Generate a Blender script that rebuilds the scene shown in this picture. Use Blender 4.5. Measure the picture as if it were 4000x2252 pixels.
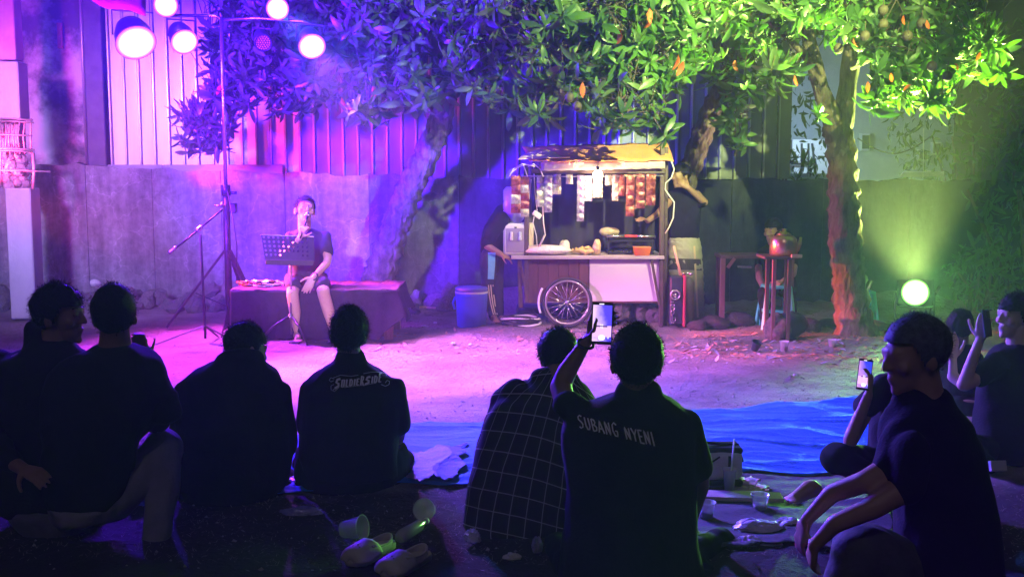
import bpy, math, random
import numpy as np
from mathutils import Vector, Matrix, Euler
from mathutils.bvhtree import BVHTree
random.seed(7)
rng = np.random.default_rng(7)
SC = bpy.context.scene
for o in list(bpy.data.objects): bpy.data.objects.remove(o)
COL = SC.collection
R = math.radians

# ---------------------------------------------------------------- camera
FPX, HCAM, PITCH = 4300.0, 1.6, R(6.16)
cd = bpy.data.cameras.new('camera'); CAM = bpy.data.objects.new('camera', cd); COL.objects.link(CAM)
CAM.location = (0, 0, HCAM); CAM.rotation_euler = (math.pi/2 - PITCH, 0, 0)
cd.sensor_width = 36; cd.lens = 36*FPX/4000.0; cd.clip_start = .05; cd.clip_end = 400
SC.camera = CAM

# ---------------------------------------------------------------- world (night), front fill sun, exposure
wd = bpy.data.worlds.new('World'); SC.world = wd; wd.use_nodes = True
nt = wd.node_tree; bg = nt.nodes['Background']
sk = nt.nodes.new('ShaderNodeTexSky'); sk.sky_type = 'NISHITA'; sk.sun_disc = False
sk.sun_elevation = R(2); sk.sun_rotation = R(-40)
nt.links.new(sk.outputs[0], bg.inputs[0]); bg.inputs[1].default_value = 0.0012
sd = bpy.data.lights.new('front_fill', 'SUN'); sd.energy = 0.12; sd.angle = R(.5); sd.color = (1, .9, .95)  # added frontal fill, standing in for an unseen lamp behind the camera
so = bpy.data.objects.new('front_fill', sd); COL.objects.link(so); so.rotation_euler = (R(48), 0, R(-14))
SC.view_settings.view_transform = 'Standard'; SC.view_settings.look = 'None'
SC.view_settings.exposure = 0; SC.view_settings.gamma = 1; SC.view_settings.use_curve_mapping = False
SC.render.engine = 'CYCLES'
cy = SC.cycles; cy.use_denoising = True; cy.max_bounces = 5; cy.diffuse_bounces = 2; cy.glossy_bounces = 2
cy.transmission_bounces = 5; cy.transparent_max_bounces = 8; cy.volume_bounces = 0
cy.sample_clamp_indirect = 3; cy.sample_clamp_direct = 0; cy.caustics_reflective = False; cy.caustics_refractive = False
try: cy.denoiser = 'OPENIMAGEDENOISE'
except Exception: pass

# ---------------------------------------------------------------- lamp colours and powers (lamps themselves are built with their housings)
HAZE = .005
LC = dict(blue=(.05,.002,1.0), violet=(.14,.008,1.0), magenta=(.80,.06,.95), ground=(.62,.17,.72), red=(1,.10,.03), pink_white=(1,.66,.9), lilac=(.40,.30,.95), hotpink=(1,.04,.30), cart=(1,.62,.62), canopy=(.78,1,.30), trunk=(1,.85,.5), tarp=(.04,.18,1), green=(.68,1,.20), green2=(.30,1,.18))
LP = dict(l1=3400, l2=700, l3=3000, l3b=250, l4=400, halo=1300, wmag=1500, wblue=15000, wlilac=2500, canb=52000, gwash=13500, red=2600, redg=15000, redw=6000, colred=700, cart=2100, canopy=10000, canopy2=4200, trunk=1200, tarp=5500, key=5000, flood=9500, flood2=3000, bulb=26)

# ---------------------------------------------------------------- pixel helpers (photo pixels, real distance Y)
FW = Vector((0, math.cos(PITCH), -math.sin(PITCH))); UP = Vector((0, math.sin(PITCH), math.cos(PITCH)))
def ray(px, py): return FW + Vector((1, 0, 0))*((px-2000)/FPX) + UP*(-(py-1126)/FPX)
def W(px, py, Y):
    d = ray(px, py); return Vector((0, 0, HCAM)) + d*(Y/d.y)
def G(px, py, z=0.0):
    d = ray(px, py); return Vector((0, 0, HCAM)) + d*((z-HCAM)/d.z)
def S(Y): return Y/FPX*1.0

# ---------------------------------------------------------------- materials
MATS = {}
def mat(name, col=(.5,.5,.5), rough=.6, col2=None, nscale=6, bump=0, bscale=40, metal=0, emit=None, estr=0, trans=0, alpha=1, spec=.5, stretch=(1,1,1), coords='Object', detail=6, contrast=(.35,.65), transl=0, coat=0):
    if name in MATS: return MATS[name]
    m = bpy.data.materials.new(name); m.use_nodes = True; MATS[name] = m
    n = m.node_tree.nodes; l = m.node_tree.links; b = n['Principled BSDF']
    b.inputs['Base Color'].default_value = (*col, 1); b.inputs['Roughness'].default_value = rough
    b.inputs['Metallic'].default_value = metal; b.inputs['Specular IOR Level'].default_value = spec
    b.inputs['Transmission Weight'].default_value = trans; b.inputs['Alpha'].default_value = alpha
    b.inputs['Coat Weight'].default_value = coat
    if emit: b.inputs['Emission Color'].default_value = (*emit, 1); b.inputs['Emission Strength'].default_value = estr
    if col2 or bump:
        tc = n.new('ShaderNodeTexCoord'); mp = n.new('ShaderNodeMapping'); mp.inputs['Scale'].default_value = stretch
        l.new(tc.outputs[coords], mp.inputs[0])
    if col2:
        t = n.new('ShaderNodeTexNoise'); t.inputs['Scale'].default_value = nscale; t.inputs['Detail'].default_value = detail; t.inputs['Roughness'].default_value = .65
        cr = n.new('ShaderNodeValToRGB'); cr.color_ramp.elements[0].position = contrast[0]; cr.color_ramp.elements[1].position = contrast[1]
        cr.color_ramp.elements[0].color = (*col, 1); cr.color_ramp.elements[1].color = (*col2, 1)
        l.new(mp.outputs[0], t.inputs[0]); l.new(t.outputs[0], cr.inputs[0]); l.new(cr.outputs[0], b.inputs['Base Color'])
    if bump:
        t2 = n.new('ShaderNodeTexNoise'); t2.inputs['Scale'].default_value = bscale; t2.inputs['Detail'].default_value = 5
        bp = n.new('ShaderNodeBump'); bp.inputs['Strength'].default_value = 1; bp.inputs['Distance'].default_value = bump
        l.new(mp.outputs[0], t2.inputs[0]); l.new(t2.outputs[0], bp.inputs['Height']); l.new(bp.outputs[0], b.inputs['Normal'])
    if transl:
        tr = n.new('ShaderNodeBsdfTranslucent'); tr.inputs[0].default_value = (col[0]*2.2, col[1]*2.4, col[2], 1)
        mx = n.new('ShaderNodeMixShader'); mx.inputs[0].default_value = transl
        l.new(b.outputs[0], mx.inputs[1]); l.new(tr.outputs[0], mx.inputs[2]); l.new(mx.outputs[0], n['Material Output'].inputs[0])
    return m

# ---------------------------------------------------------------- mesh accumulator
class MB:
    def __init__(s): s.v = []; s.f = []; s.n = 0; s.sm = []
    def add(s, v, f, smooth=False):
        s.v.extend([tuple(p) for p in v]); s.f.extend([tuple(i+s.n for i in q) for q in f]); s.sm.extend([smooth]*len(f)); s.n += len(v); return s
    def box(s, c, d, rot=None, bev=0):
        x, y, z = d[0]/2, d[1]/2, d[2]/2
        if bev:
            b = min(bev, x*.49, y*.49, z*.49)
            vs = []; idx = {}
            for sx in (-1,1):
                for sy in (-1,1):
                    for sz in (-1,1):
                        for k, p in enumerate(((x-b, y-b, z), (x-b, y, z-b), (x, y-b, z-b))):
                            idx[(sx,sy,sz,k)] = len(vs); vs.append(Vector((sx*p[0], sy*p[1], sz*p[2])))
            fs = []
            I = lambda *a: idx[a]
            for q in (-1,1):
                fs.append([I(-1,-1,q,0), I(1,-1,q,0), I(1,1,q,0), I(-1,1,q,0)])
                fs.append([I(-1,q,-1,1), I(1,q,-1,1), I(1,q,1,1), I(-1,q,1,1)])
                fs.append([I(q,-1,-1,2), I(q,1,-1,2), I(q,1,1,2), I(q,-1,1,2)])
            for a in (-1,1):
                for c2 in (-1,1):
                    fs.append([I(-1,a,c2,0), I(1,a,c2,0), I(1,a,c2,1), I(-1,a,c2,1)])
                    fs.append([I(a,-1,c2,0), I(a,1,c2,0), I(a,1,c2,2), I(a,-1,c2,2)])
                    fs.append([I(a,c2,-1,1), I(a,c2,1,1), I(a,c2,1,2), I(a,c2,-1,2)])
            for sx in (-1,1):
                for sy in (-1,1):
                    for sz in (-1,1): fs.append([I(sx,sy,sz,0), I(sx,sy,sz,1), I(sx,sy,sz,2)])
        else:
            vs = [Vector((sx*x, sy*y, sz*z)) for sz in (-1,1) for sy in (-1,1) for sx in (-1,1)]
            fs = [(0,2,3,1),(4,5,7,6),(0,1,5,4),(2,6,7,3),(0,4,6,2),(1,3,7,5)]
        if rot is not None:
            m = rot if isinstance(rot, Matrix) else Euler(rot).to_matrix()
            vs = [m @ v for v in vs]
        return s.add([v+Vector(c) for v in vs], fs)
    def bar(s, p0, p1, w, d=None, bev=0):
        p0, p1 = Vector(p0), Vector(p1); ax = p1-p0; L = ax.length
        q = ax.to_track_quat('Z', 'Y').to_matrix()
        return s.box((p0+p1)/2, (w, d or w, L), q, bev)
    def tube(s, pts, r, seg=8, cap=True):
        pts = [Vector(p) for p in pts]; n = len(pts)
        rs = r if isinstance(r, (list, tuple)) else [r]*n
        vs = []; fs = []; up = None
        for i, p in enumerate(pts):
            t = (pts[min(i+1, n-1)] - pts[max(i-1, 0)])
            if t.length < 1e-9: t = Vector((0,0,1))
            t.normalize()
            if up is None: up = t.orthogonal().normalized()
            a = (up - t*up.dot(t))
            if a.length < 1e-6: a = t.orthogonal()
            a.normalize(); up = a; b = t.cross(a)
            for k in range(seg):
                an = 2*math.pi*k/seg; vs.append(p + (a*math.cos(an)+b*math.sin(an))*rs[i])
        for i in range(n-1):
            for k in range(seg):
                k2 = (k+1) % seg; fs.append((i*seg+k, i*seg+k2, (i+1)*seg+k2, (i+1)*seg+k))
        if cap: fs.append(tuple(reversed(range(seg)))); fs.append(tuple((n-1)*seg+k for k in range(seg)))
        return s.add(vs, fs, True)
    def lathe(s, prof, c=(0,0,0), seg=20, rot=None, caps=True):
        vs = []; fs = []; n = len(prof)
        m = None if rot is None else (rot if isinstance(rot, Matrix) else Euler(rot).to_matrix())
        for r_, z in prof:
            for k in range(seg):
                a = 2*math.pi*k/seg; p = Vector((r_*math.cos(a), r_*math.sin(a), z))
                if m: p = m @ p
                vs.append(p+Vector(c))
        for i in range(n-1):
            for k in range(seg):
                k2 = (k+1) % seg; fs.append((i*seg+k, i*seg+k2, (i+1)*seg+k2, (i+1)*seg+k))
        if caps: fs.append(tuple(reversed(range(seg)))); fs.append(tuple((n-1)*seg+k for k in range(seg)))
        return s.add(vs, fs, True)
    def torus(s, c, Rr, r, rot=None, seg=36, s2=6, a0=0, a1=2*math.pi):
        full = abs(a1-a0-2*math.pi) < 1e-6
        m = None if rot is None else Euler(rot).to_matrix()
        pts = []
        for k in range(seg+1):
            a = a0+(a1-a0)*k/seg; p = Vector((Rr*math.cos(a), Rr*math.sin(a), 0))
            pts.append((m @ p if m else p) + Vector(c))
        return s.tube(pts, r, s2, cap=not full)
    def cap(s, p0, p1, r0, r1, seg=12, flat=1):
        p0, p1 = Vector(p0), Vector(p1); t = (p1-p0); L = t.length
        if L < 1e-6: t = Vector((0,0,1))
        t.normalize(); a = t.orthogonal().normalized()
        if abs(t.x) < .9: a = (Vector((1,0,0)) - t*t.x).normalized()
        b = t.cross(a)
        vs = []; fs = []; rows = []
        for k in range(1, 5): an = -math.pi/2 + math.pi/2*k/4; rows.append((p0+t*(r0*math.sin(an)), r0*math.cos(an)))
        for k in range(0, 4): an = math.pi/2*k/4; rows.append((p1+t*(r1*math.sin(an)), r1*math.cos(an)))
        for c, r_ in rows:
            for k in range(seg):
                an = 2*math.pi*k/seg; vs.append(c + a*math.cos(an)*r_ + b*math.sin(an)*r_*flat)
        n = len(rows)
        for i in range(n-1):
            for k in range(seg):
                k2 = (k+1) % seg; fs.append((i*seg+k, i*seg+k2, (i+1)*seg+k2, (i+1)*seg+k))
        vs += [p0-t*r0, p1+t*r1]; A = n*seg
        for k in range(seg):
            k2 = (k+1) % seg; fs.append((A, k2, k)); fs.append((A+1, (n-1)*seg+k, (n-1)*seg+k2))
        return s.add(vs, fs, True)
    def ell(s, c, r, rot=None, seg=16, rings=10):
        m = Matrix.Identity(3) if rot is None else (rot if isinstance(rot, Matrix) else Euler(rot).to_matrix())
        vs = []; fs = []
        for i in range(1, rings):
            th = math.pi*i/rings
            for k in range(seg):
                a = 2*math.pi*k/seg
                vs.append(Vector(c) + m @ Vector((r[0]*math.sin(th)*math.cos(a), r[1]*math.sin(th)*math.sin(a), r[2]*math.cos(th))))
        n = rings-1
        for i in range(n-1):
            for k in range(seg):
                k2 = (k+1) % seg; fs.append((i*seg+k, (i+1)*seg+k, (i+1)*seg+k2, i*seg+k2))
        vs += [Vector(c)+m @ Vector((0,0,r[2])), Vector(c)-m @ Vector((0,0,r[2]))]; A = n*seg
        for k in range(seg):
            k2 = (k+1) % seg; fs.append((A, k, k2)); fs.append((A+1, (n-1)*seg+k2, (n-1)*seg+k))
        return s.add(vs, fs, True)
    def loft(s, rows, seg=28, sup=2.3):
        """rows: (centre, rx, ry): horizontal rings, top to bottom"""
        vs = []; fs = []; n = len(rows)
        for c, rx, ry in rows:
            for k in range(seg):
                a = 2*math.pi*k/seg; ca, sa = math.cos(a), math.sin(a)
                vs.append(Vector(c)+Vector((rx*math.copysign(abs(ca)**(2/sup), ca), ry*math.copysign(abs(sa)**(2/sup), sa), 0)))
        for i in range(n-1):
            for k in range(seg):
                k2 = (k+1) % seg; fs.append((i*seg+k, (i+1)*seg+k, (i+1)*seg+k2, i*seg+k2))
        vs += [Vector(rows[0][0]), Vector(rows[-1][0])]; A = n*seg
        for k in range(seg):
            k2 = (k+1) % seg; fs.append((A, k, k2)); fs.append((A+1, (n-1)*seg+k2, (n-1)*seg+k))
        return s.add(vs, fs, True)
    def sheet(s, grid, thick=0):
        """grid: rows of points"""
        nr, nc = len(grid), len(grid[0]); vs = [p for r_ in grid for p in r_]
        fs = [(i*nc+j, i*nc+j+1, (i+1)*nc+j+1, (i+1)*nc+j) for i in range(nr-1) for j in range(nc-1)]
        return s.add(vs, fs, True)
    def mesh(s, name, m=None):
        me = bpy.data.meshes.new(name); me.from_pydata(s.v, [], s.f)
        me.polygons.foreach_set('use_smooth', s.sm)
        if m: me.materials.append(m)
        me.update(); return me
    def build(s, name, m, parent=None, **kw):
        o = bpy.data.objects.new(name, s.mesh(name, m)); COL.objects.link(o)
        if parent is not None: put(o, parent)
        if kw: tag(o, **kw)
        return o
def put(o, parent):
    o.parent = parent; o.matrix_parent_inverse = parent_inv(parent)
def world_of(o):
    m = o.matrix_parent_inverse @ o.matrix_basis if o.parent else o.matrix_basis.copy()
    return (world_of(o.parent) @ m) if o.parent else m
def parent_inv(p): return world_of(p).inverted()
def tag(o, label=None, category=None, group=None, kind=None):
    if label: o['label'] = label
    if category: o['category'] = category
    if group: o['group'] = group
    if kind: o['kind'] = kind
    return o
def thing(name, loc, label, category, group=None):
    o = bpy.data.objects.new(name, None); COL.objects.link(o); o.location = loc; o.empty_display_size = .1
    return tag(o, label, category, group)
def place_mesh(name, me, parent, loc, rot=(0,0,0), sc=1, **kw):
    """one more object on a shared mesh"""
    o = bpy.data.objects.new(name, me); COL.objects.link(o)
    if parent is not None: put(o, parent)
    o.location = loc; o.rotation_euler = rot; o.scale = (sc, sc, sc) if not isinstance(sc, (tuple, list)) else sc
    if kw: tag(o, **kw)
    return o
def solid(o, t, off=0):
    md = o.modifiers.new('solid', 'SOLIDIFY'); md.thickness = t; md.offset = off; return o

def fn(P, freq, seed, n=5):
    r_ = np.random.default_rng(seed); out = np.zeros(len(P))
    for k in range(n):
        d = r_.normal(size=3); d /= np.linalg.norm(d); e = r_.normal(size=3)
        ph = r_.uniform(0, 6.28, 2)
        out += np.sin(P @ d*freq*(1+.35*k) + ph[0] + 1.4*np.sin(P @ e*freq*.5 + ph[1]))
    return out/n
def remesh(mb, name, m, parent=None, voxel=.012, smooth=6, fold=0, ffreq=22, fstretch=(1,1,1), seed=1, pull=None, **kw):
    """union of everything in the accumulator as one continuous skin"""
    o = mb.build(name+'_tmp', m)
    rm = o.modifiers.new('r', 'REMESH'); rm.mode = 'VOXEL'; rm.voxel_size = voxel
    if smooth: sm = o.modifiers.new('s', 'SMOOTH'); sm.factor = .5; sm.iterations = smooth
    dg = bpy.context.evaluated_depsgraph_get(); me = bpy.data.meshes.new_from_object(o.evaluated_get(dg)); me.name = name
    old = o.data; bpy.data.objects.remove(o); bpy.data.meshes.remove(old)
    n = len(me.vertices); co = np.empty(n*3); me.vertices.foreach_get('co', co); co = co.reshape(-1, 3)
    if fold:
        no = np.empty(n*3); me.vertices.foreach_get('normal', no); no = no.reshape(-1, 3)
        Q = co*np.array(fstretch)
        h = fn(Q, ffreq, seed) ; h = (1-np.abs(h)*2)*.6 + .5*fn(Q, ffreq*2.3, seed+9)
        co = co + no*(h*fold)[:, None]
    if pull is not None: co = pull(co)
    me.vertices.foreach_set('co', co.ravel())
    me.polygons.foreach_set('use_smooth', [True]*len(me.polygons)); 
    if not me.materials: me.materials.append(m)
    me.update()
    q = bpy.data.objects.new(name, me); COL.objects.link(q)
    if parent is not None: put(q, parent)
    if kw: tag(q, **kw)
    return q
# ================================================================ SETTING
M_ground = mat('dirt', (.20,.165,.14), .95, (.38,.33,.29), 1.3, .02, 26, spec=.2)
def gz(x, y):
    return (.012*math.sin(x*2.1+y*1.3)+.010*math.sin(x*4.7-y*3.9+1)+.006*math.sin(x*9.1+y*8.3))
xs = sorted(set([-40,-25,-15,-11] + [round(-8+i*.1, 2) for i in range(161)] + [11,15,25,40]))
ys = sorted(set([-12,-6,-2,0,1.5] + [round(2.5+i*.1, 2) for i in range(112)] + [15,17,20,25,32,45]))
g = MB(); nx = len(xs)
vs = [(x, y, (gz(x, y) + rng.normal()*.0035) if (-8 <= x <= 8 and 2.5 <= y <= 13.6) else 0) for y in ys for x in xs]
g.add(vs, [(j*nx+i, j*nx+i+1, (j+1)*nx+i+1, (j+1)*nx+i) for j in range(len(ys)-1) for i in range(nx-1)], True)
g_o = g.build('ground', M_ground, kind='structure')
# crowd shade painted into the ground colour: darker where the audience sits, with a ragged edge
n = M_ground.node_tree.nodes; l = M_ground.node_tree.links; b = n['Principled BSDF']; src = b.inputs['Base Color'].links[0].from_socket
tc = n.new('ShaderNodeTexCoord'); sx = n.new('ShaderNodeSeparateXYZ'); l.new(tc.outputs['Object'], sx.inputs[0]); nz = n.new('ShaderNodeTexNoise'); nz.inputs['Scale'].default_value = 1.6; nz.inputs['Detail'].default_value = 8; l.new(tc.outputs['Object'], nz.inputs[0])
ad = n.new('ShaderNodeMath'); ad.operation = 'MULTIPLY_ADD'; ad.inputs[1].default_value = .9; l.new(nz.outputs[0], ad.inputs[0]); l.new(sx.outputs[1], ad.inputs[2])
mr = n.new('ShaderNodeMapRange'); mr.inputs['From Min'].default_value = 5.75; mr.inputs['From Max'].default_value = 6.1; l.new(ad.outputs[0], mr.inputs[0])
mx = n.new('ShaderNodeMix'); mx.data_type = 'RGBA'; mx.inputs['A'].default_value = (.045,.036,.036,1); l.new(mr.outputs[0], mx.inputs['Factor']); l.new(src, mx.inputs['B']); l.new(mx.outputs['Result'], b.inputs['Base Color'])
# finer grain on top of the coarse one
n3 = n.new('ShaderNodeTexNoise'); n3.inputs['Scale'].default_value = 9; n3.inputs['Detail'].default_value = 12; n3.inputs['Roughness'].default_value = .75; l.new(tc.outputs['Object'], n3.inputs[0])
b3 = n.new('ShaderNodeBump'); b3.inputs['Distance'].default_value = .05; l.new(n3.outputs[0], b3.inputs['Height']); l.new(b.inputs['Normal'].links[0].from_socket, b3.inputs['Normal']); l.new(b3.outputs[0], b.inputs['Normal'])

# haze
hz = MB(); hz.box((0, 16, 3.2), (90, 62, 9)); hz_o = hz.build('haze', None, kind='stuff', label='faint smoky night air lit by the stage lamps')
hm = bpy.data.materials.new('haze_air'); hm.use_nodes = True; n = hm.node_tree.nodes; n.remove(n['Principled BSDF'])
pv = n.new('ShaderNodeVolumePrincipled'); pv.inputs['Density'].default_value = HAZE; pv.inputs['Color'].default_value = (.95,.95,1,1); pv.inputs['Anisotropy'].default_value = .2
hm.node_tree.links.new(pv.outputs[0], n['Material Output'].inputs['Volume']); hz_o.data.materials.append(hm)

# concrete wall -------------------------------------------------
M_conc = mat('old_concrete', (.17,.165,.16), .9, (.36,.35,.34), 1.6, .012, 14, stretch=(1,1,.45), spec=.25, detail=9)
M_dim = mat('unlit_concrete', (.018,.021,.018), .95, (.05,.054,.048), 1.6, .012, 14, stretch=(1,1,.45), spec=.15, detail=9)  # same concrete darkened for the stretch of wall the lamps leave unlit
YW = 12.8
def weather(m, k=1.0, sc=1.0):
    """stains, run marks and hairline cracks of the old render"""
    n = m.node_tree.nodes; l = m.node_tree.links; b = n['Principled BSDF']; src = b.inputs['Base Color'].links[0].from_socket
    tc = n.new('ShaderNodeTexCoord')
    def ns(scale, st, lo, hi, vlo, vhi):
        mp = n.new('ShaderNodeMapping'); mp.inputs['Scale'].default_value = st; l.new(tc.outputs['Object'], mp.inputs[0]); t = n.new('ShaderNodeTexNoise'); t.inputs['Scale'].default_value = scale; t.inputs['Detail'].default_value = 10; t.inputs['Roughness'].default_value = .7; l.new(mp.outputs[0], t.inputs[0])
        r_ = n.new('ShaderNodeMapRange'); r_.inputs['From Min'].default_value = lo; r_.inputs['From Max'].default_value = hi; r_.inputs['To Min'].default_value = vlo; r_.inputs['To Max'].default_value = vhi; l.new(t.outputs[0], r_.inputs[0]); return r_.outputs[0], mp
    a, _ = ns(3.2*sc, (1,1,.12), .4, .62, 1, .55); c, _ = ns(11*sc, (1,1,1), .38, .62, .75, 1.15)
    v = n.new('ShaderNodeTexVoronoi'); v.feature = 'DISTANCE_TO_EDGE'; v.inputs['Scale'].default_value = 2.6*sc; wn = n.new('ShaderNodeTexNoise'); wn.inputs['Scale'].default_value = 5; wn.inputs['Detail'].default_value = 6; l.new(tc.outputs['Object'], wn.inputs[0]); mxv = n.new('ShaderNodeMix'); mxv.data_type = 'RGBA'; mxv.inputs['Factor'].default_value = .22; l.new(tc.outputs['Object'], mxv.inputs['A']); l.new(wn.outputs['Color'], mxv.inputs['B']); l.new(mxv.outputs['Result'], v.inputs['Vector'])
    cr = n.new('ShaderNodeMapRange'); cr.inputs['From Max'].default_value = .012; cr.inputs['To Min'].default_value = 1.5; cr.inputs['To Max'].default_value = 1; l.new(v.outputs['Distance'], cr.inputs[0])
    out = src
    for f_ in (a, c, cr.outputs[0]):
        mu = n.new('ShaderNodeVectorMath'); mu.operation = 'SCALE'; l.new(out, mu.inputs[0]); l.new(f_, mu.inputs['Scale']); out = mu.outputs[0]
    l.new(out, b.inputs['Base Color'])
M_mid = mat('half_lit_concrete', (.08,.08,.075), .92, (.19,.185,.18), 1.6, .012, 14, stretch=(1,1,.45), spec=.2, detail=9)  # in-between tone, easing plain concrete into the shade-darkened panels
weather(M_conc); weather(M_dim); weather(M_mid)
def wall_seg(px0, px1, t0, t1, parent, Y=YW, name='wall_panel', m=M_conc):
    a = W(px0, t0, Y); b = W(px1, t1, Y); n_ = max(3, int((b.x-a.x)/.09)); front = []; mb = MB()
    nz = 14
    grid = []
    for k in range(nz+1):
        row = []
        for i in range(n_+1):
            u = i/n_; x = a.x+(b.x-a.x)*u; ztop = a.z+(b.z-a.z)*u + .012*math.sin(x*7.3)+.008*math.sin(x*17)+ (rng.normal()*.006 if k == nz else 0)
            z = -.1 + (ztop+.1)*k/nz
            yy = Y + .010*math.sin(x*3.1+z*5)+rng.normal()*.0025
            if i in (0, n_): yy = Y+.012
            row.append((x, yy, z))
        grid.append(row)
    mb.sheet(grid)
    # top and back
    top = [[p for p in grid[-1]], [(p[0], Y+.18, p[2]) for p in grid[-1]], [(p[0], Y+.18, -.1) for p in grid[-1]]]
    mb.sheet(top)
    mb.sheet([[grid[k][0] for k in range(nz+1)], [(grid[k][0][0], Y+.18, grid[k][0][2]) for k in range(nz+1)]])
    mb.sheet([[(grid[k][-1][0], Y+.18, grid[k][-1][2]) for k in range(nz+1)], [grid[k][-1] for k in range(nz+1)]])
    return mb.build(name, m, parent)
wall = thing('concrete_wall', (0, YW, 0), 'long weathered concrete wall running behind the stage and the food cart', 'wall')
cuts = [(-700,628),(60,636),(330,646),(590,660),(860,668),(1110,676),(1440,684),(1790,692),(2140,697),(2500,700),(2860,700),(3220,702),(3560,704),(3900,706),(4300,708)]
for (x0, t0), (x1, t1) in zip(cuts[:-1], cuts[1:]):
    wall_seg(x0+1, x1-1, t0, t1, wall, m=M_conc if x0 < 1400 else (M_mid if x0 < 1700 else M_dim))
for x0, t0 in cuts[1:-1]:   # mortar joints recessed between the panels
    p = W(x0, t0, YW); MB().box((p.x, YW+.1, p.z/2-.03), (.02, .14, p.z-.0)).build('joint', M_conc, wall)
# weathered rubble footing against the wall
M_rub = mat('rubble_stone', (.10,.09,.085), .95, (.24,.22,.2), 9, .01, 30)
def rock_mesh(seed, m, name='stone'):
    r_ = np.random.default_rng(seed); mb = MB(); mb.ell((0,0,0), (1,1,1), seg=9, rings=6)
    P = np.array(mb.v); d = 1+.3*fn(P, 2.2, seed)+.12*r_.normal(size=len(P)); P = P*d[:, None]; mb.v = [tuple(p) for p in P]
    mb.sm = [False]*len(mb.f); return mb.mesh(name, m)
ROCKS = [rock_mesh(s_, M_rub) for s_ in range(5)]
foot = thing('rubble_footing', (0, YW-.15, 0), 'low bank of broken stones and dirt along the foot of the concrete wall', 'rubble')
for i in range(150):
    x = random.uniform(-6.3, -.4); q = random.random()
    s_ = random.uniform(.04, .13)
    place_mesh('stone', ROCKS[i % 5], foot, (x, YW-.06-random.random()*.28*(1+q), s_*.35+.16*random.random()*(1-q)), (random.random()*6, random.random()*6, random.random()*6), (s_*1.4, s_, s_*.8))
mb = MB(); grid = []
for j in range(9):
    row = []
    for i in range(130):
        x = -6.6+i*.1; v = j/8; h = .26*(1-v)**1.6*(.75+.35*math.sin(x*1.7)+.25*math.sin(x*4.1+2)) * (1 if x < 1.5 else .55)
        row.append((x, YW+.01-.6*v, max(h, 0)+rng.normal()*.012+ (.0 if j < 8 else -.05)))
    grid.append(row)
mb.sheet(grid); mb.build('dirt_bank', M_ground, kind='structure')

# corrugated sheet fence standing on the wall ---------------------------------
M_fpale = mat('pale_sheet_metal', (.50,.50,.52), .45, (.62,.62,.65), 2.5, .004, 6, metal=.25, stretch=(1,1,.2))
M_fdark = mat('dark_sheet_metal', (.07,.07,.075), .45, (.12,.12,.13), 3, .004, 6, metal=.35, stretch=(1,1,.2))
M_rib = mat('galvanised_rib', (.42,.42,.43), .35, (.25,.2,.2), 5, .002, 30, metal=.5, stretch=(1,1,.15))
M_ribd = mat('weathered_rib', (.3,.3,.31), .5, (.14,.13,.13), 5, .002, 30, metal=.3, stretch=(1,1,.15))
YF = YW+.08
fence = thing('sheet_metal_fence', (0, YF, 1.5), 'tall ribbed sheet metal fence standing on top of the concrete wall', 'fence')
pw = .168; H = 2.6
def pan(name, m, wob):
    mb = MB(); grid = []
    for k in range(14):
        z = H*k/13; grid.append([(x, wob*math.sin(z*2.2+x*8)*.5+wob*rng.normal()*.25, z) for x in (0, .045, .09, .13)])
    mb.sheet(grid); return mb.mesh(name, m)
def rib(name, m, h=H):
    mb = MB(); mb.add([(0,.002,0),(.009,-.032,0),(.027,-.032,0),(.036,.002,0),(0,.002,h),(.009,-.032,h),(.027,-.032,h),(.036,.002,h)], [(0,1,5,4),(1,2,6,5),(2,3,7,6),(4,5,6,7)]); return mb.mesh(name, m)
pans_p = [pan('sheet_panel', M_fpale, .006) for _ in range(3)]; pans_d = [pan('sheet_panel', M_fdark, .006) for _ in range(3)]
rib_p, rib_d = rib('rib', M_rib), rib('rib', M_ribd)
x = W(425, 400, YF).x; i = 0
while x < W(3050, 400, YF).x:
    px = 2000+x/YF*FPX; dark = px > 1120; zb = 1.52 if px < 1100 else 1.49
    place_mesh('sheet_panel', (pans_d if dark else pans_p)[i % 3], fence, (x+.037, YF+.004*math.sin(i*5), zb))
    place_mesh('rib', (rib_d if dark else rib_p), fence, (x, YF+.006*math.sin(i*3), zb-.01), (0, R(.25*math.sin(i*7)), 0))
    x += pw; i += 1
xa, xb = W(425, 650, YF).x, W(1110, 650, YF).x
for xr0, xr1 in ((xa, W(640, 650, YF).x), (W(642, 650, YF).x, W(890, 650, YF).x), (W(892, 650, YF).x, xb)):
    MB().box(((xr0+xr1)/2, YF-.045, 1.60), (xr1-xr0-.01, .012, .11), bev=.003).build('bottom_rail', mat('rail_metal', (.2,.2,.22), .5, metal=.3), fence)

# building wall upper left, dark post --------------------------------
M_plas = mat('stained_plaster', (.09,.08,.09), .9, (.5,.46,.46), 1.6, .02, 9, detail=12, contrast=(.42,.58))
bl = thing('plastered_building', W(100, 650, 13.3), 'stained plaster building wall rising behind the concrete wall left of the dark post', 'building')
a = W(-900, 700, 13.25); b = W(352, 700, 13.25); zt = 5.2
mb = MB(); grid = []
for k in range(40):
    z = 1.2+(zt-1.2)*k/39; grid.append([(a.x+(b.x-a.x)*i/50, 13.25+.02*math.sin(i*.9+z*3)+rng.normal()*.006, z) for i in range(51)])
mb.sheet(grid); mb.build('wall', M_plas, bl)
p = W(238, 90, 13.2); q = W(232, 190, 13.2); MB().box(((p.x+q.x)/2, 13.2, (p.z+q.z)/2), (.06, .05, abs(p.z-q.z)), bev=.006).build('pipe_bracket', mat('rust', (.3,.09,.05), .8, (.4,.16,.1), 12), bl)
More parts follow.
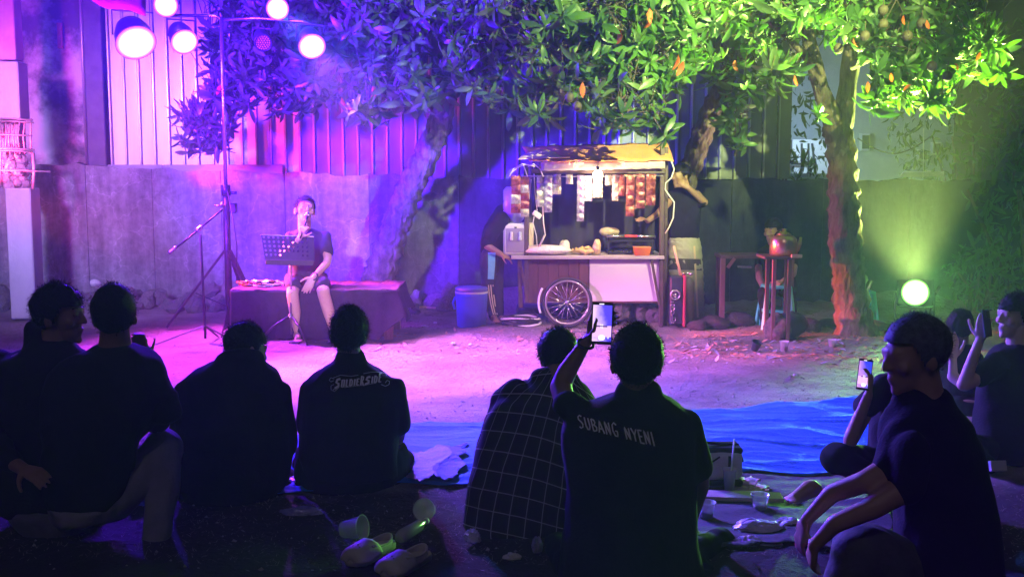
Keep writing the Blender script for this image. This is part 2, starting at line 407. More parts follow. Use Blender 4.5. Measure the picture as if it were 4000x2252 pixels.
p = W(385, 640, 13.0); post = thing('steel_post', (p.x, 13.0, 0), 'wide dark steel post between plaster building and pale fence sheets', 'post')
mb = MB(); mb.box((p.x, 13.06, 2.6), (.215, .2, 5.2), bev=.01); mb.build('post_shaft', mat('dark_post', (.06,.05,.08), .6, (.1,.09,.12), 6), post)
mb = MB(); mb.tube([(p.x-.13, 12.98, 1.4), (p.x-.125, 12.98, 5)], .018); mb.build('conduit', M_rib, post)

# columns at the left with exposed rebar ------------------------------
M_col = mat('column_concrete', (.42,.41,.40), .85, (.52,.5,.49), 3, .006, 30, stretch=(1,1,.6))
YC = 11.75
cl = thing('concrete_column', G(82, 1250), 'square concrete column at the left edge with a broken middle and exposed rebar cage', 'column')
p0 = G(82, 1250); zz = lambda y: W(82, y, YC).z
mb = MB(); mb.box((p0.x-.01, YC+.12, zz(735)/2), (.27, .25, zz(735)), bev=.012); mb.build('lower_shaft', M_col, cl)
mb = MB(); mb.box((p0.x-.075, YC+.12, (zz(465)+zz(240))/2), (.26, .25, zz(240)-zz(465)), bev=.012); mb.build('upper_shaft', M_col, cl)
mb = MB(); mb.box((p0.x-.075, YC+.14, (zz(240)+5.2)/2+.02), (.19, .2, 5.2-zz(240)), bev=.01); mb.build('neck_shaft', mat('reddish_column', (.45,.2,.24), .7, (.55,.3,.3), 4), cl)  # top piece in a redder tone than the other shafts
core = MB()
for k in range(46):
    z = zz(728)+(zz(590)-zz(728))*random.random(); s_ = random.uniform(.04, .085)
    core.ell((p0.x-.08+random.uniform(-.1,.1), YC+.12+random.uniform(-.09,.05), z), (s_, s_, s_*.7), (random.random()*3, random.random()*3, 0), 7, 5)
core.sm = [False]*len(core.f); core.build('broken_core', mat('broken_core', (.3,.2,.19), .95, (.5,.36,.34), 14, .012, 30), cl)
mb = MB(); mb.box((p0.x-.09, YC+.15, (zz(465)+zz(600))/2), (.18, .18, zz(465)-zz(600))); mb.build('core_shaft', mat('broken_core', (.3,.2,.19)), cl)
M_reb = mat('rebar', (.42,.3,.28), .6, (.3,.2,.18), 30, metal=.4)
for k, (px, y0, y1) in enumerate([(2,470,735),(22,470,600),(40,475,605),(60,470,600),(78,470,600),(98,470,600),(122,462,600),(130,598,740)]):
    a, b = W(px, y0, YC-.03), W(px+random.uniform(-3,3), y1, YC-.03)
    mid = (a+b)/2+Vector((random.uniform(-.02,.02), -.01, 0)); w_ = .009 if px < 125 else .017
    MB().tube([a, mid, b], w_, 6).build('rebar', M_reb, cl)
for k, (x0, x1, y) in enumerate([(-40,128,466),(-40,132,476),(-40,125,528),(-40,135,582),(-40,128,590),(-20,196,668)]):
    a, b = W(x0, y-2, YC-.045), W(x1, y+3, YC-.045)
    MB().tube([a, (a+b)/2+Vector((0,-.012,.008)), b], .010, 6).build('stirrup', M_reb, cl)
# awning at the upper left
mb = MB(); A = [W(250,-140,9.6), W(420,-60,9.6), W(560,45,9.6), W(500,10,9.9)]
grid = []
for j in range(8):
    row = []
    for i in range(14):
        u, v = i/13, j/7
        q = W(180+u*390, -200+v*(150+u*115)+8*math.sin(u*14), 11.2-1.2*v); q.z += .02*math.sin(u*9+v*5)
        row.append(q)
    grid.append(row)
mb.sheet(grid); aw = mb.build('awning', mat('red_tarpaulin', (.32,.05,.07), .6, (.22,.03,.05), 5, .004, 40), label='sagging red tarpaulin awning at the top left corner', category='awning'); solid(aw, .004)

# building behind the right of the wall --------------------------------
M_bb = mat('blue_render', (.34,.4,.46), .8, (.42,.48,.54), 2, .004, 20)
YB = 19.0
bb = thing('neighbour_building', W(3400, 700, YB), 'pale lamplit building seen over the wall behind the forked tree', 'building')
a, b = W(3065, 700, YB), W(3720, 700, YB)
MB().box(((a.x+b.x)/2, YB+1, 2), (b.x-a.x, 2, 4), bev=.02).build('wall', M_bb, bb)
a, b = W(3090, 545, YB-.3), W(3238, 678, YB-.3)
MB().box(((a.x+b.x)/2, YB-.25, (a.z+b.z)/2), (b.x-a.x, .3, a.z-b.z), bev=.01).build('lit_panel', mat('white_render', (.8,.82,.85), .7), bb)
for px, lean in ((3132,0),(3158,0),(3172,14)):
    MB().tube([W(px, 560, YB-.46), W(px+lean, 678, YB-.46)], .018).build('window_bar', mat('bar_black', (.02,.02,.025), .5), bb)
MB().tube([W(3090, 640, YB-.5), W(3180, 640, YB-.5)], .018).build('window_bar', mat('bar_black'), bb)
for (x0,y0,x1,y1) in ((3362,520,3398,590),(3585,585,3624,628),(3640,555,3675,605)):
    a, b = W(x0, y0, YB-.1), W(x1, y1, YB-.1)
    w_ = MB().box(((a.x+b.x)/2, YB-.06, (a.z+b.z)/2), (b.x-a.x, .1, a.z-b.z), bev=.01).build('window', mat('window_frame', (.6,.64,.66), .5), bb)
    MB().box(((a.x+b.x)/2, YB-.125, (a.z+b.z)/2), ((b.x-a.x)*.7, .02, (a.z-b.z)*.75)).build('pane', mat('dark_glass', (.03,.05,.06), .1), w_)
pts = []
for k in range(13): u = k/12; pts.append(W(3350+u*290, 540+60*math.sin(u*math.pi)+ (0 if u<.5 else -20*(u-.5)), YB-.4))
MB().tube(pts, .012, 5).build('cable', mat('bar_black'), bb)
# wall lamp that lights it (off to its left, behind the leaves)
lp = thing('wall_lamp', W(3075, 560, YB-1.4), 'small wall lamp lighting the neighbouring building', 'lamp')
c = W(3060, 500, YB-1.5)
MB().lathe([(.05,0),(.11,-.08),(.12,-.1)], c, 14).build('lamp_shade', mat('bar_black'), lp)
ld = bpy.data.lights.new('wall_lamp_light', 'POINT'); ld.energy = 65; ld.color = (.55,.78,1); ld.shadow_soft_size = .08
lo = bpy.data.objects.new('wall_lamp_light', ld); COL.objects.link(lo); lo.location = c+Vector((.35,0,-.15)); put(lo, lp)
# white awning and downpipe
wa = thing('white_canopy', W(3600, 680, 15.5), 'small white canopy edge with a downpipe beyond the wall', 'canopy')
a, b = W(3512, 690, 15.5), W(3672, 672, 15.5)
mb = MB(); mb.add([W(3512,692,15.5), W(3530,675,15.5), W(3662,671,15.5), W(3688,678,15.5), W(3688,690,15.5), W(3512,694,16.3), W(3530,668,16.3), W(3688,668,16.3)], [(0,1,2,3,4),(1,6,7,3,2),(0,5,6,1)])
mb.build('canopy_roof', mat('white_render'), wa)
MB().bar(W(3681, 690, 15.55), W(3681, 780, 15.55), .05, .05).build('downpipe', mat('white_render'), wa)
MB().tube([W(3608, 500, 15.4), W(3606, 690, 15.4)], .008, 5).build('cable', mat('white_render'), wa)

# ================================================================ TREES
M_bark = mat('bark', (.05,.035,.028), .95, (.15,.105,.08), 9, .035, 26, stretch=(1,1,.3), detail=10, contrast=(.4,.6))
M_leaf = [mat('leaf_green', (.055,.13,.022), .42, (.075,.17,.03), 3, transl=.3), mat('leaf_dark', (.035,.085,.02), .4, (.05,.11,.03), 3, transl=.25), mat('leaf_dull', (.085,.14,.04), .5, (.06,.11,.03), 3, transl=.3)]
M_dead = mat('dead_leaf', (.45,.07,.015), .7, (.5,.12,.03), 8, transl=.15)
def limb(mb, pts, seg=12, jit=.01):
    """pts: (Vector, radius) - smooth bumpy tube"""
    P = []; Rr = []
    for i in range(len(pts)-1):
        (a, ra), (b, rb) = pts[i], pts[i+1]
        n_ = max(2, int((b-a).length/(.035 if jit > .01 else .10)))
        for k in range(n_): u = k/n_; P.append(a.lerp(b, u)); Rr.append(ra+(rb-ra)*u)
    P.append(pts[-1][0]); Rr.append(pts[-1][1])
    # smooth centre line
    for _ in range(3):
        Q = P[:]
        for i in range(1, len(P)-1): Q[i] = (P[i-1]+P[i]*2+P[i+1])/4
        P = Q
    n0 = mb.n; mb.tube(P, [r_*(1+.08*math.sin(i*1.3)+random.uniform(-.05,.05)) for i, r_ in enumerate(Rr)], seg)
    if jit > .01:
        V_ = np.array(mb.v[n0:mb.n]); C_ = np.repeat(np.array([tuple(p) for p in P]), seg, axis=0); D_ = V_-C_; D_ /= np.linalg.norm(D_, axis=1)[:, None]+1e-9
        Qn = V_*np.array((1,1,.35)); V_ = V_+D_*(0.009*(1-np.abs(fn(Qn, 30, n0+3))*2)+.006*fn(V_, 12, n0+4)+.008*rng.normal(size=len(V_)))[:, None]
        mb.v[n0:mb.n] = [tuple(p) for p in V_]
    else:
        for i in range(n0, mb.n):
            v = mb.v[i]; mb.v[i] = (v[0]+random.uniform(-jit,jit), v[1]+random.uniform(-jit,jit), v[2])
def pxl(l): return [(W(px, py, Y), r_*S(Y)) for px, py, Y, r_ in l]

def leaf_mesh(m, L=.2, wd=.055, bend=.4, fold=.25, name='leaf'):
    mb = MB(); sec = [(0,.08),(.18,.55),(.42,1),(.7,.85),(.9,.4),(1,.02)]
    vs = []; ang = 0; x = 0; z = 0; px_ = 0
    for i, (u, w_) in enumerate(sec):
        du = (u-px_)*L; px_ = u; ang = -bend*u*1.6; x += du*math.cos(ang); z += du*math.sin(ang)
        hw = wd/2*w_; vs += [(x, -hw, z+hw*fold), (x, 0, z), (x, hw, z+hw*fold)]
    fs = []
    for i in range(len(sec)-1):
        a = i*3; fs += [(a, a+1, a+4, a+3), (a+1, a+2, a+5, a+4)]
    mb.add(vs, fs, True); return mb
LEAFV = []
for mi, m in enumerate(M_leaf):
    for L, wd, bd in ((.21,.062,.35),(.18,.052,.7),(.24,.066,.5),(.15,.05,.2)):
        mb = leaf_mesh(m, L, wd, bd, random.uniform(.1,.45)); LEAFV.append((mi, np.array(mb.v), mb.f, mb.mesh('leaf', m)))
DEADV = leaf_mesh(M_dead, .2, .075, .5, .3); DEAD = DEADV.mesh('leaf', M_dead)

def make_tree(name, label, base, limbs, sprays, leaf_mix, seed, scale=1.0, fruits=(), dead=(), single=300, up=(0,0,1)):
    random.seed(seed); rr = np.random.default_rng(seed)
    t = thing(name, base, label, 'tree', 'broad leaved trees around the yard')
    tr = MB(); limb(tr, pxl(limbs[0]), 40, .012); 
    tr.build('trunk', M_bark, t)
    anchors = []
    for L in limbs[1:]:
        b = MB(); pp = pxl(L); limb(b, pp, 10, .006); b.build('branch', M_bark, t); anchors += [p for p, _ in pp]
        for (p, _), (q, _) in zip(pp[:-1], pp[1:]): anchors += [p.lerp(q, .5)]
    anchors += [p for p, _ in pxl(limbs[0])[-2:]]
    leaves = []; tw = MB()
    for (cx, cy_, rx, ry, Y0, Y1, cnt) in sprays:
        for _ in range(int(cnt*1.3) if cnt > 12 else cnt):
            while True:
                u, v = rr.uniform(-1, 1, 2)
                if u*u+v*v <= 1: break
            Y = rr.uniform(Y0, Y1); c = W(cx+u*rx, cy_+v*ry, Y)
            near = min(anchors, key=lambda a_: (a_-c).length)
            out = (c-near); out.z -= .15; out.normalize()
            ax = (out + Vector(rr.normal(size=3)*.45) + Vector((0,0,-.15))).normalized()
            st = c - ax*.28 + Vector((0,0,.06))
            tw.tube([st + (near-st).normalized()*.25, st, c], [.006,.005,.003], 4, cap=False)
            nl = int(rr.integers(6, 11)); q = ax.to_track_quat('Z', 'Y').to_matrix(); sz = rr.uniform(.6, 1.12)*scale
            mi = int(rr.choice(3, p=leaf_mix)); cand = [l_ for l_ in LEAFV if l_[0] == mi]
            ph = rr.uniform(0, 6.28)
            for k in range(nl):
                az = ph+k*2.4+rr.normal()*.25; el = rr.uniform(-.5, 1.0)*(.9)
                m3 = q @ Euler((0, -el, az), 'XYZ').to_matrix() if False else q @ (Matrix.Rotation(az, 3, 'Z') @ Matrix.Rotation(-el, 3, 'Y') @ Matrix.Rotation(rr.normal()*.6, 3, 'X'))
                lv = cand[int(rr.integers(0, len(cand)))]; s_ = sz*rr.uniform(.7, 1.15)
                leaves.append((c - ax*rr.uniform(0, .07), m3, s_, lv))
    if tw.n: tw.build('twigs', M_bark, t, kind='stuff')
    def visible(c):
        d = c-Vector((0,0,HCAM)); dep = d.dot(FW)
        return abs(d.x/dep*FPX) < 1960 and abs((d.dot(UP))/dep*FPX) < 1100
    order = sorted(range(len(leaves)), key=lambda i: ((leaves[i][0].y if visible(leaves[i][0]) else 99), i))
    for i in order[:single]:
        c, m3, s_, lv = leaves[i]
        o = bpy.data.objects.new('leaf', lv[3]); COL.objects.link(o); put(o, t)
        o.matrix_basis = Matrix.Translation(c) @ m3.to_4x4() @ Matrix.Scale(s_, 4)
    acc = {0: ([], [], 0), 1: ([], [], 0), 2: ([], [], 0)}
    bufs = {k: [[], [], 0] for k in range(3)}
    for i in order[single:]:
        c, m3, s_, (mi, V, F, _) = leaves[i]
        P = (V*s_) @ np.array(m3).T + np.array(c); b = bufs[mi]; b[0].append(P); n0 = b[2]; b[1].extend([tuple(j+n0 for j in f) for f in F]); b[2] += len(P)
    vs = []; fs = []; mis = []; n0 = 0
    for mi in range(3):
        if not bufs[mi][0]: continue
        P = np.vstack(bufs[mi][0]); vs.append(P); fs += [tuple(j+n0 for j in f) for f in bufs[mi][1]]; mis += [mi]*len(bufs[mi][1]); n0 += len(P)
    if vs:
        me = bpy.data.meshes.new('foliage'); me.from_pydata(np.vstack(vs).tolist(), [], fs)
        for m in M_leaf: me.materials.append(m)
        me.polygons.foreach_set('material_index', mis); me.polygons.foreach_set('use_smooth', [True]*len(fs)); me.update()
        o = bpy.data.objects.new('foliage', me); COL.objects.link(o); put(o, t); tag(o, kind='stuff')
    for px, py, Y in fruits:
        c = W(px, py, Y); mb = MB(); mb.ell((0,0,0), (.042,.042,.045)); mb.tube([(0,0,.04),(.005,0,.12)], .004, 5)
        o = mb.build('fruit', mat('brown_fruit', (.07,.05,.03), .7, (.1,.08,.05), 20), t); o.location = c
    for px, py, Y, az in dead:
        o = place_mesh('leaf', DEAD, t, W(px, py, Y), (R(random.uniform(-80,80)), R(random.uniform(20,95)), az), random.uniform(.8,1.05)*(.5 if px > 2900 else .85)); o['label'] = 'dead orange leaf'
    return t

make_tree('tree', 'forked tree with rough trunk standing right of the kettle table, under the green floodlight', G(3340, 1315),
    [[(3345,1330,10.6,95),(3335,1250,10.6,70),(3318,1100,10.6,62),(3300,900,10.6,58),(3292,700,10.6,54),(3285,560,10.6,50),(3262,480,10.6,46)],
     [(3262,490,10.6,42),(3215,380,10.5,34),(3185,260,10.4,30),(3150,120,10.3,27),(3120,-60,10.2,22)],
     [(3280,520,10.6,42),(3315,330,10.6,38),(3330,180,10.6,34),(3325,0,10.5,28),(3330,-160,10.4,20)],
     [(3325,120,10.5,22),(3450,20,10.3,16),(3600,-60,10.0,12),(3800,-100,9.8,8)],
     [(3325,260,10.5,18),(3440,200,10.3,14),(3560,190,10.0,10),(3650,250,9.8,6),(3680,400,9.7,4)],
     [(3185,260,10.4,16),(3080,150,10.2,12),(2980,60,10,8)],
     [(3330,180,10.6,20),(3520,100,10.8,14),(3740,120,10.9,9),(3880,220,11,5)]],
    [(3450,40,420,110,9.2,11.6,110),(3640,180,270,90,9.3,11.6,75),(3500,330,110,70,9.6,10.4,26),(3640,300,150,60,9.4,10.6,22),(3660,420,75,40,9.4,9.9,6),
     (3780,180,150,110,9.6,11.5,40),(3090,50,130,80,9.4,10.4,24),(3050,270,70,60,9.6,10.3,9),(3020,330,40,40,9.8,10.2,3),(3180,455,30,25,9.9,10.1,2),(3390,400,60,40,9.7,10.1,7),(3500,-150,550,90,9,12,70),(3900,310,50,40,9.8,10.2,4)],
    [.55,.15,.30], 31, 1.0,
    fruits=[(3450,40,9.3),(3600,92,9.2),(3545,140,9.2),(3378,140,9.3),(3450,95,9.3),(3640,260,9.2),(3700,298,9.3),(3275,190,9.4)],
    dead=[(3530,60,9.1,1.5),(3620,78,9.1,.5),(3335,150,9.2,1.5),(3830,200,9.4,2),(3720,240,9.4,.3),(3480,285,9.4,.2),(3105,295,9.5,1.4),(3560,330,9.4,2.5),(3390,318,9.4,1)])

make_tree('tree', 'leaning tree growing behind the food cart with leaves over its orange roof', G(2640, 1255),
    [[(2600,1262,12.2,55),(2625,1000,12.2,46),(2672,740,12.15,40),(2730,560,12.1,37),(2785,420,12.0,35),(2840,300,11.9,32)],
     [(2835,310,11.9,20),(2832,200,11.8,18),(2835,80,11.6,15),(2825,-80,11.4,11)],
     [(2840,300,11.9,27),(2885,190,11.9,23),(2915,60,11.9,19),(2935,-100,11.8,14)],
     [(2860,260,11.8,10),(2720,180,11.2,8),(2560,140,10.6,6),(2380,160,10.2,4)],
     [(2835,60,11.6,10),(2600,-10,11.0,8),(2350,20,10.6,6),(2120,80,10.4,4)],
     [(2800,400,12,8),(2880,450,11.8,6),(2900,520,11.7,4),(2870,610,11.6,3)],
     [(2560,140,10.6,6),(2500,300,10.2,4),(2420,450,9.9,3)],
     [(2900,160,11.9,10),(2990,100,11.7,7),(3040,40,11.6,5)]],
    [(2500,60,440,120,9.8,11.8,125),(2250,180,260,100,9.9,11.4,60),(2600,220,230,90,10,11.5,50),(2420,330,260,70,9.9,11,40),(2200,330,170,70,10.2,11,18),
     (2430,460,180,55,9.7,10.3,13),(2560,430,90,60,9.8,10.3,7),(2850,450,70,70,11.5,11.9,11),(2890,570,40,50,11.4,11.7,5),(2870,320,110,70,11.3,11.9,14),(2950,90,110,110,10.8,12,28),(2500,-150,560,90,9.5,12,70),(2050,60,150,120,10,11.5,40),(2100,440,60,50,10.3,10.8,4),(2590,530,30,30,9.9,10.1,2)],
    [.5,.2,.3], 52, 1.0,
    fruits=[(2255,415,9.9),(2225,380,10)],
    dead=[(2650,215,9.9,1.4),(2670,240,9.9,1.7),(2275,320,9.9,1.5),(2420,115,9.9,1.2),(2540,30,9.8,1.6),(2545,70,9.8,1.5),(2870,235,11.3,1.5),(2060,120,10.2,.3)])

make_tree('tree', 'large leaning tree in violet light between the stage platform and the cart', G(1470, 1180),
    [[(1430,1215,12.45,85),(1475,1100,12.4,62),(1530,930,12.35,55),(1590,760,12.3,50),(1660,620,12.2,47),(1720,480,12.0,45),(1745,340,11.8,38)],
     [(1730,460,12,30),(1640,300,11.9,24),(1480,170,11.8,19),(1280,90,11.8,14),(1050,60,11.8,9)],
     [(1745,350,11.8,34),(1800,180,11.6,26),(1850,0,11.4,20),(1880,-120,11.2,14)],
     [(1480,170,11.8,15),(1250,230,11.8,11),(1020,300,11.7,8),(860,380,11.7,6),(760,480,11.6,4)],
     [(1280,90,11.8,12),(1000,-10,11.8,9),(760,-40,11.7,6)],
     [(1745,400,11.9,18),(1600,380,11.5,12),(1450,420,11.2,7)],
     [(1800,200,11.6,16),(1950,150,11.2,10),(2060,160,10.9,6)]],
    [(1250,60,420,110,11.35,12.5,125),(1600,120,300,120,10.9,12.3,85),(1050,250,250,100,11.4,12.5,75),(1350,300,280,100,11.2,12.4,80),(1650,330,200,100,10.8,12,45),
     (900,370,110,70,11.4,12.2,30),(820,470,120,60,11.4,11.9,24),(790,560,90,60,11.4,11.9,14),(720,520,40,40,11.4,11.7,3),(1150,400,130,60,11.4,12.2,22),(1450,440,150,40,10.8,11.6,16),(1300,-140,600,90,11.3,12.4,70),(1850,200,150,160,10.6,11.6,50),(1950,380,100,60,10.6,11.2,12),(930,150,120,90,11.4,12.2,25)],
    [.35,.4,.25], 77, 1.0, dead=[(1335,380,11.2,1.4),(1460,330,11.2,1),(870,330,11.4,2.4)])

# far hedge / dark trees at right and beyond the fence
def bush(name, label, px, py, Y, rx, rz, cnt, seed, cat='shrub'):
    rr = np.random.default_rng(seed); c0 = G(px, 1126) ; base = W(px, py, Y); base.z = 0
    t = thing(name, base, label, cat); st = MB()
    for k in range(5): st.tube([base+Vector((k*.06-.12, 0, 0)), base+Vector((rr.normal()*rx*.4, 0, rz*1.1))], [.03,.012], 6)
    st.build('stem', M_bark, t)
    vs = []; fs = []; n0 = 0
    for _ in range(cnt):
        d = rr.normal(size=3); d /= np.linalg.norm(d); q = rr.uniform(.55, 1)**.5*(1+.15*math.sin(d[0]*7+d[2]*5))
        c = np.array(base)+np.array((d[0]*rx*q, d[1]*rx*.5*q, rz+d[2]*rz*q))
        lv = LEAFV[int(rr.integers(4, 8))]; m3 = np.array(Euler(rr.uniform(0, 6.28, 3)).to_matrix()); P = lv[1]*rr.uniform(.5, .9) @ m3.T + c
        vs.append(P); fs += [tuple(j+n0 for j in f) for f in lv[2]]; n0 += len(P)
    me = bpy.data.meshes.new('foliage'); me.from_pydata(np.vstack(vs).tolist(), [], fs); me.materials.append(M_leaf[1]); me.update()
    o = bpy.data.objects.new('foliage', me); COL.objects.link(o); put(o, t); tag(o, kind='stuff')
bush('hedge_bush', 'tall dark bush at the right edge beyond the floodlight', 4010, 1150, 12.3, .7, 1.25, 600, 3)
bush('hedge_bush', 'low dark shrub right of the green floodlight', 3830, 1150, 12.35, .4, .4, 260, 4)
bush('background_tree', 'dark round tree beyond the wall right of the lamplit building', 3830, 700, 16.5, 1.4, 1.9, 1600, 5, 'tree')
bush('background_tree', 'dark tree beyond the metal fence top right of the leaning tree', 2990, 700, 15, .8, 1.7, 1100, 6, 'tree')

# ================================================================ LIGHTS AND STAGE GEAR
M_blk = mat('black_metal', (.025,.025,.03), .4, (.04,.04,.045), 20, metal=.5)
M_chr = mat('chrome', (.6,.6,.62), .25, metal=.9)
M_blkp = mat('black_plastic', (.02,.02,.025), .45)
YS = 11.2
def glow_lens(c, q, r, parent, core, edge, s, name='lens', p=2.2):
    """domed reflector lens, hottest in the middle and dimming towards its rim"""
    mb = MB(); prof = [(r*k/14+.0005, .014*(1-(k/14)**2)) for k in range(15)]; mb.lathe(prof, c, 28, q, caps=False)
    key = 'lens_%s_%s' % (name, '%.2f%.2f%.2f' % edge)
    o = mb.build('lens', None, parent)
    at = o.data.attributes.new('rad', 'FLOAT', 'POINT'); at.data.foreach_set('value', [min(1, (Vector(v)-Vector(c)).length/r) for v in mb.v])
    if key not in MATS:
        m = bpy.data.materials.new(name+'_glow'); m.use_nodes = True; MATS[key] = m; n = m.node_tree.nodes; l = m.node_tree.links; b = n['Principled BSDF']
        a = n.new('ShaderNodeAttribute'); a.attribute_name = 'rad'; cr = n.new('ShaderNodeValToRGB'); e = cr.color_ramp.elements
        e[0].position = .0; e[0].color = (*core, 1); e[1].position = 1; e[1].color = (*edge, 1); x = e.new(.55); x.color = (*[core[i]*.5+edge[i]*.5 for i in range(3)], 1)
        pw_ = n.new('ShaderNodeMath'); pw_.operation = 'POWER'; sub = n.new('ShaderNodeMath'); sub.operation = 'SUBTRACT'; sub.inputs[0].default_value = 1.0; l.new(a.outputs['Fac'], sub.inputs[1]); l.new(sub.outputs[0], pw_.inputs[0]); pw_.inputs[1].default_value = p
        ml = n.new('ShaderNodeMath'); ml.operation = 'MULTIPLY_ADD'; ml.inputs[1].default_value = s; ml.inputs[2].default_value = .35; l.new(pw_.outputs[0], ml.inputs[0])
        l.new(a.outputs['Fac'], cr.inputs[0]); l.new(cr.outputs[0], b.inputs['Emission Color']); l.new(ml.outputs[0], b.inputs['Emission Strength']); b.inputs['Base Color'].default_value = (.05,.05,.05,1)
    o.data.materials.clear(); o.data.materials.append(MATS[key]); return o
def lit(name, col, s):
    m = mat(name, col, .5, emit=col, estr=s); return m
def par_can(c, aim, r, label, ecol, estr, spots, L=.24, group='stage lamps on the stand', off=False, soft=.05):
    """lamp head: can, ring, yoke, lens; its own beams"""
    c = Vector(c); d = (Vector(aim)-c).normalized(); q = d.to_track_quat('Z', 'Y').to_matrix()
    t = thing('stage_lamp', c, label, 'stage lamp', group)
    MB().lathe([(r*.45,-L),(r*.8,-L*.9),(r*1.0,-L*.45),(r*1.06,0),(r*1.1,.03),(r*.98,.03),(r*.96,-.01)], c, 22, q, caps=False).build('lamp_housing', M_blk, t)
    if off:
        lens = MB(); lens.lathe([(.001,.012),(r*.6,.008),(r*.95,-.004)], c, 22, q, caps=False); lens.build('lens', mat('dead_lens', (.05,.03,.08), .2), t)
    else: glow_lens(c+d*.034, q, r*1.12, t, ecol, (.55,.05,1.0), estr*2.5, 'stage', 1.1)
    if off:
        for ring, nn in ((0,1),(.32,6),(.6,12),(.86,18)):
            for k in range(nn):
                a = 6.283*k/nn; p = c + q @ Vector((ring*r*.95*math.cos(a), ring*r*.95*math.sin(a), .014))
                MB().ell(p, (r*.12,)*3, seg=7, rings=5).build('led', mat('led_dome', (.35,.3,.4), .15, spec=.8), t)
    up = Vector((0,0,1)); sx = d.cross(up).normalized()
    y = MB(); y.tube([c+sx*r*1.12-d*.08, c+sx*r*1.12+up*r*1.35-d*.08, c-sx*r*1.12+up*r*1.35-d*.08, c-sx*r*1.12-d*.08], .009, 6); y.build('yoke', M_blk, t)
    for i, (aim2, col, e, ang, blend) in enumerate(spots):
        ld = bpy.data.lights.new('lamp_beam', 'SPOT'); ld.energy = e; ld.color = col; ld.spot_size = R(ang); ld.spot_blend = blend; ld.shadow_soft_size = soft
        lo = bpy.data.objects.new('lamp_beam', ld); COL.objects.link(lo); lo.location = c+d*.06
        lo.rotation_euler = (Vector(aim2)-lo.location).to_track_quat('-Z', 'Y').to_euler(); put(lo, t)
    return t
def stand(base, top, lab, h1=1.5):
    b = Vector(base); t = thing('lighting_stand', b, lab, 'lighting stand')
    MB().tube([b+Vector((0,0,.12)), b+Vector((0,0,h1))], .036, 12).build('lower_pole', M_blk, t)
    MB().tube([b+Vector((0,0,h1)), b+Vector((0,0,top))], .019, 10).build('upper_pole', M_chr, t)
    mb = MB(); mb.tube([b+Vector((0,0,h1-.05)), b+Vector((0,0,h1+.06))], .045, 12); mb.build('collar', M_blk, t)
    MB().tube([b+Vector((.03,0,h1-.02)), b+Vector((.11,-.02,h1-.02))], .014, 8).build('knob', M_blk, t)
    for a in (200, 320, 80):
        d = Vector((math.cos(R(a)), math.sin(R(a)), 0))
        MB().bar(b+Vector((0,0,.78))+d*.03, b+d*.62+Vector((0,0,.02)), .05, .022).build('leg', M_blk, t)
        MB().bar(b+Vector((0,0,.2)), b+d*.33+Vector((0,0,.36)), .025, .012).build('brace', M_blk, t)
    return t
BASE = W(893, 1126, YS); BASE.z = 0
bt = W(872, 66, YS).z
st = stand(BASE, bt, 'tall tripod lighting stand with a chrome upper pole behind the stage platform', W(880, 745, YS).z)
zb = bt+.0
MB().tube([Vector((BASE.x, YS, bt-.12)), Vector((BASE.x-.005, YS, bt-.02)), Vector((BASE.x-.06, YS, bt+.01)), W(640, 62, YS)], .017, 8).build('crossbar', M_chr, st)
MB().tube([Vector((BASE.x, YS+.02, bt-.03)), W(1000, 72, YS), W(1180, 84, YS), W(1225, 98, YS)], .014, 8).build('crossbar', M_chr, st)
mb = MB()
pts = [W(888, 745, YS-.05), W(912, 860, YS-.12), W(925, 960, YS-.14), W(924, 1100, YS-.1)]; mb.tube(pts, .007, 6); mb.build('cable', M_blkp, st)
MB().box(W(905, 812, YS+.03), (.11, .07, .10), bev=.01).build('winch', M_blk, st)
mb = MB(); mb.tube([W(838, 802, YS-.06), W(866, 804, YS-.05)], .01, 6); mb.ell(W(868, 797, YS-.06), (.025,)*3, seg=8, rings=6); mb.build('winch_handle', M_chr, st)

CAMP = Vector((0, 0, 1.6))
B, V, MG, RD, WH = LC['blue'], LC['violet'], LC['magenta'], LC['red'], LC['pink_white']
Lp = lambda px, py, Y=YS-.12: W(px, py, Y)
FC = (0, 4, 1.5)
par_can(Lp(528,160,10.9), G(1050,1500), .175, 'biggest brightest stage lamp, lowest left of the stand, facing the crowd', (1,.62,1), 14,
        [(G(950,1370), MG, LP['l1'], 76, .9), (G(1500,1480), V, LP['l1']*.8, 60, .9), (FC, B, LP['halo']*2, 165, 1)])
par_can(Lp(717,158), G(1500,1600), .12, 'middle stage lamp shining beside the pole of the stand', (1,.55,1), 14,
        [(G(1350,1440), V, LP['l2'], 70, .9), (FC, V, LP['halo'], 165, 1)])
par_can(Lp(1217,176,11.0), G(1700,1700), .12, 'lone lit stage lamp at the far right end of the crossbar', (1,.6,1), 14,
        [(G(2000,1460), LC['ground'], LP['l3'], 72, .9), (W(1900,250,9.5), B, LP['l3b'], 110, .9), (FC, V, LP['halo'], 165, 1)])
par_can(Lp(649,20), W(300,300,6), .105, 'stage lamp standing upright on top of the crossbar at its left end', (1,.6,1), 14,
        [(W(1300,300,9), B, LP['l4'], 120, .9)], L=.16)
par_can(Lp(1083,34), W(1500,500,5), .10, 'small tilted stage lamp on top of the crossbar right of the pole', (1,.6,1), 14,
        [(W(1700,300,9), B, LP['l4'], 130, .9), (G(2600,1700), LC['tarp'], LP['tarp'], 42, .9)], L=.16)
par_can(Lp(1027,165), G(1600,1900), .08, 'unlit LED stage lamp hanging between the pole and the right lamp', (0,0,0), 0, [], off=True)

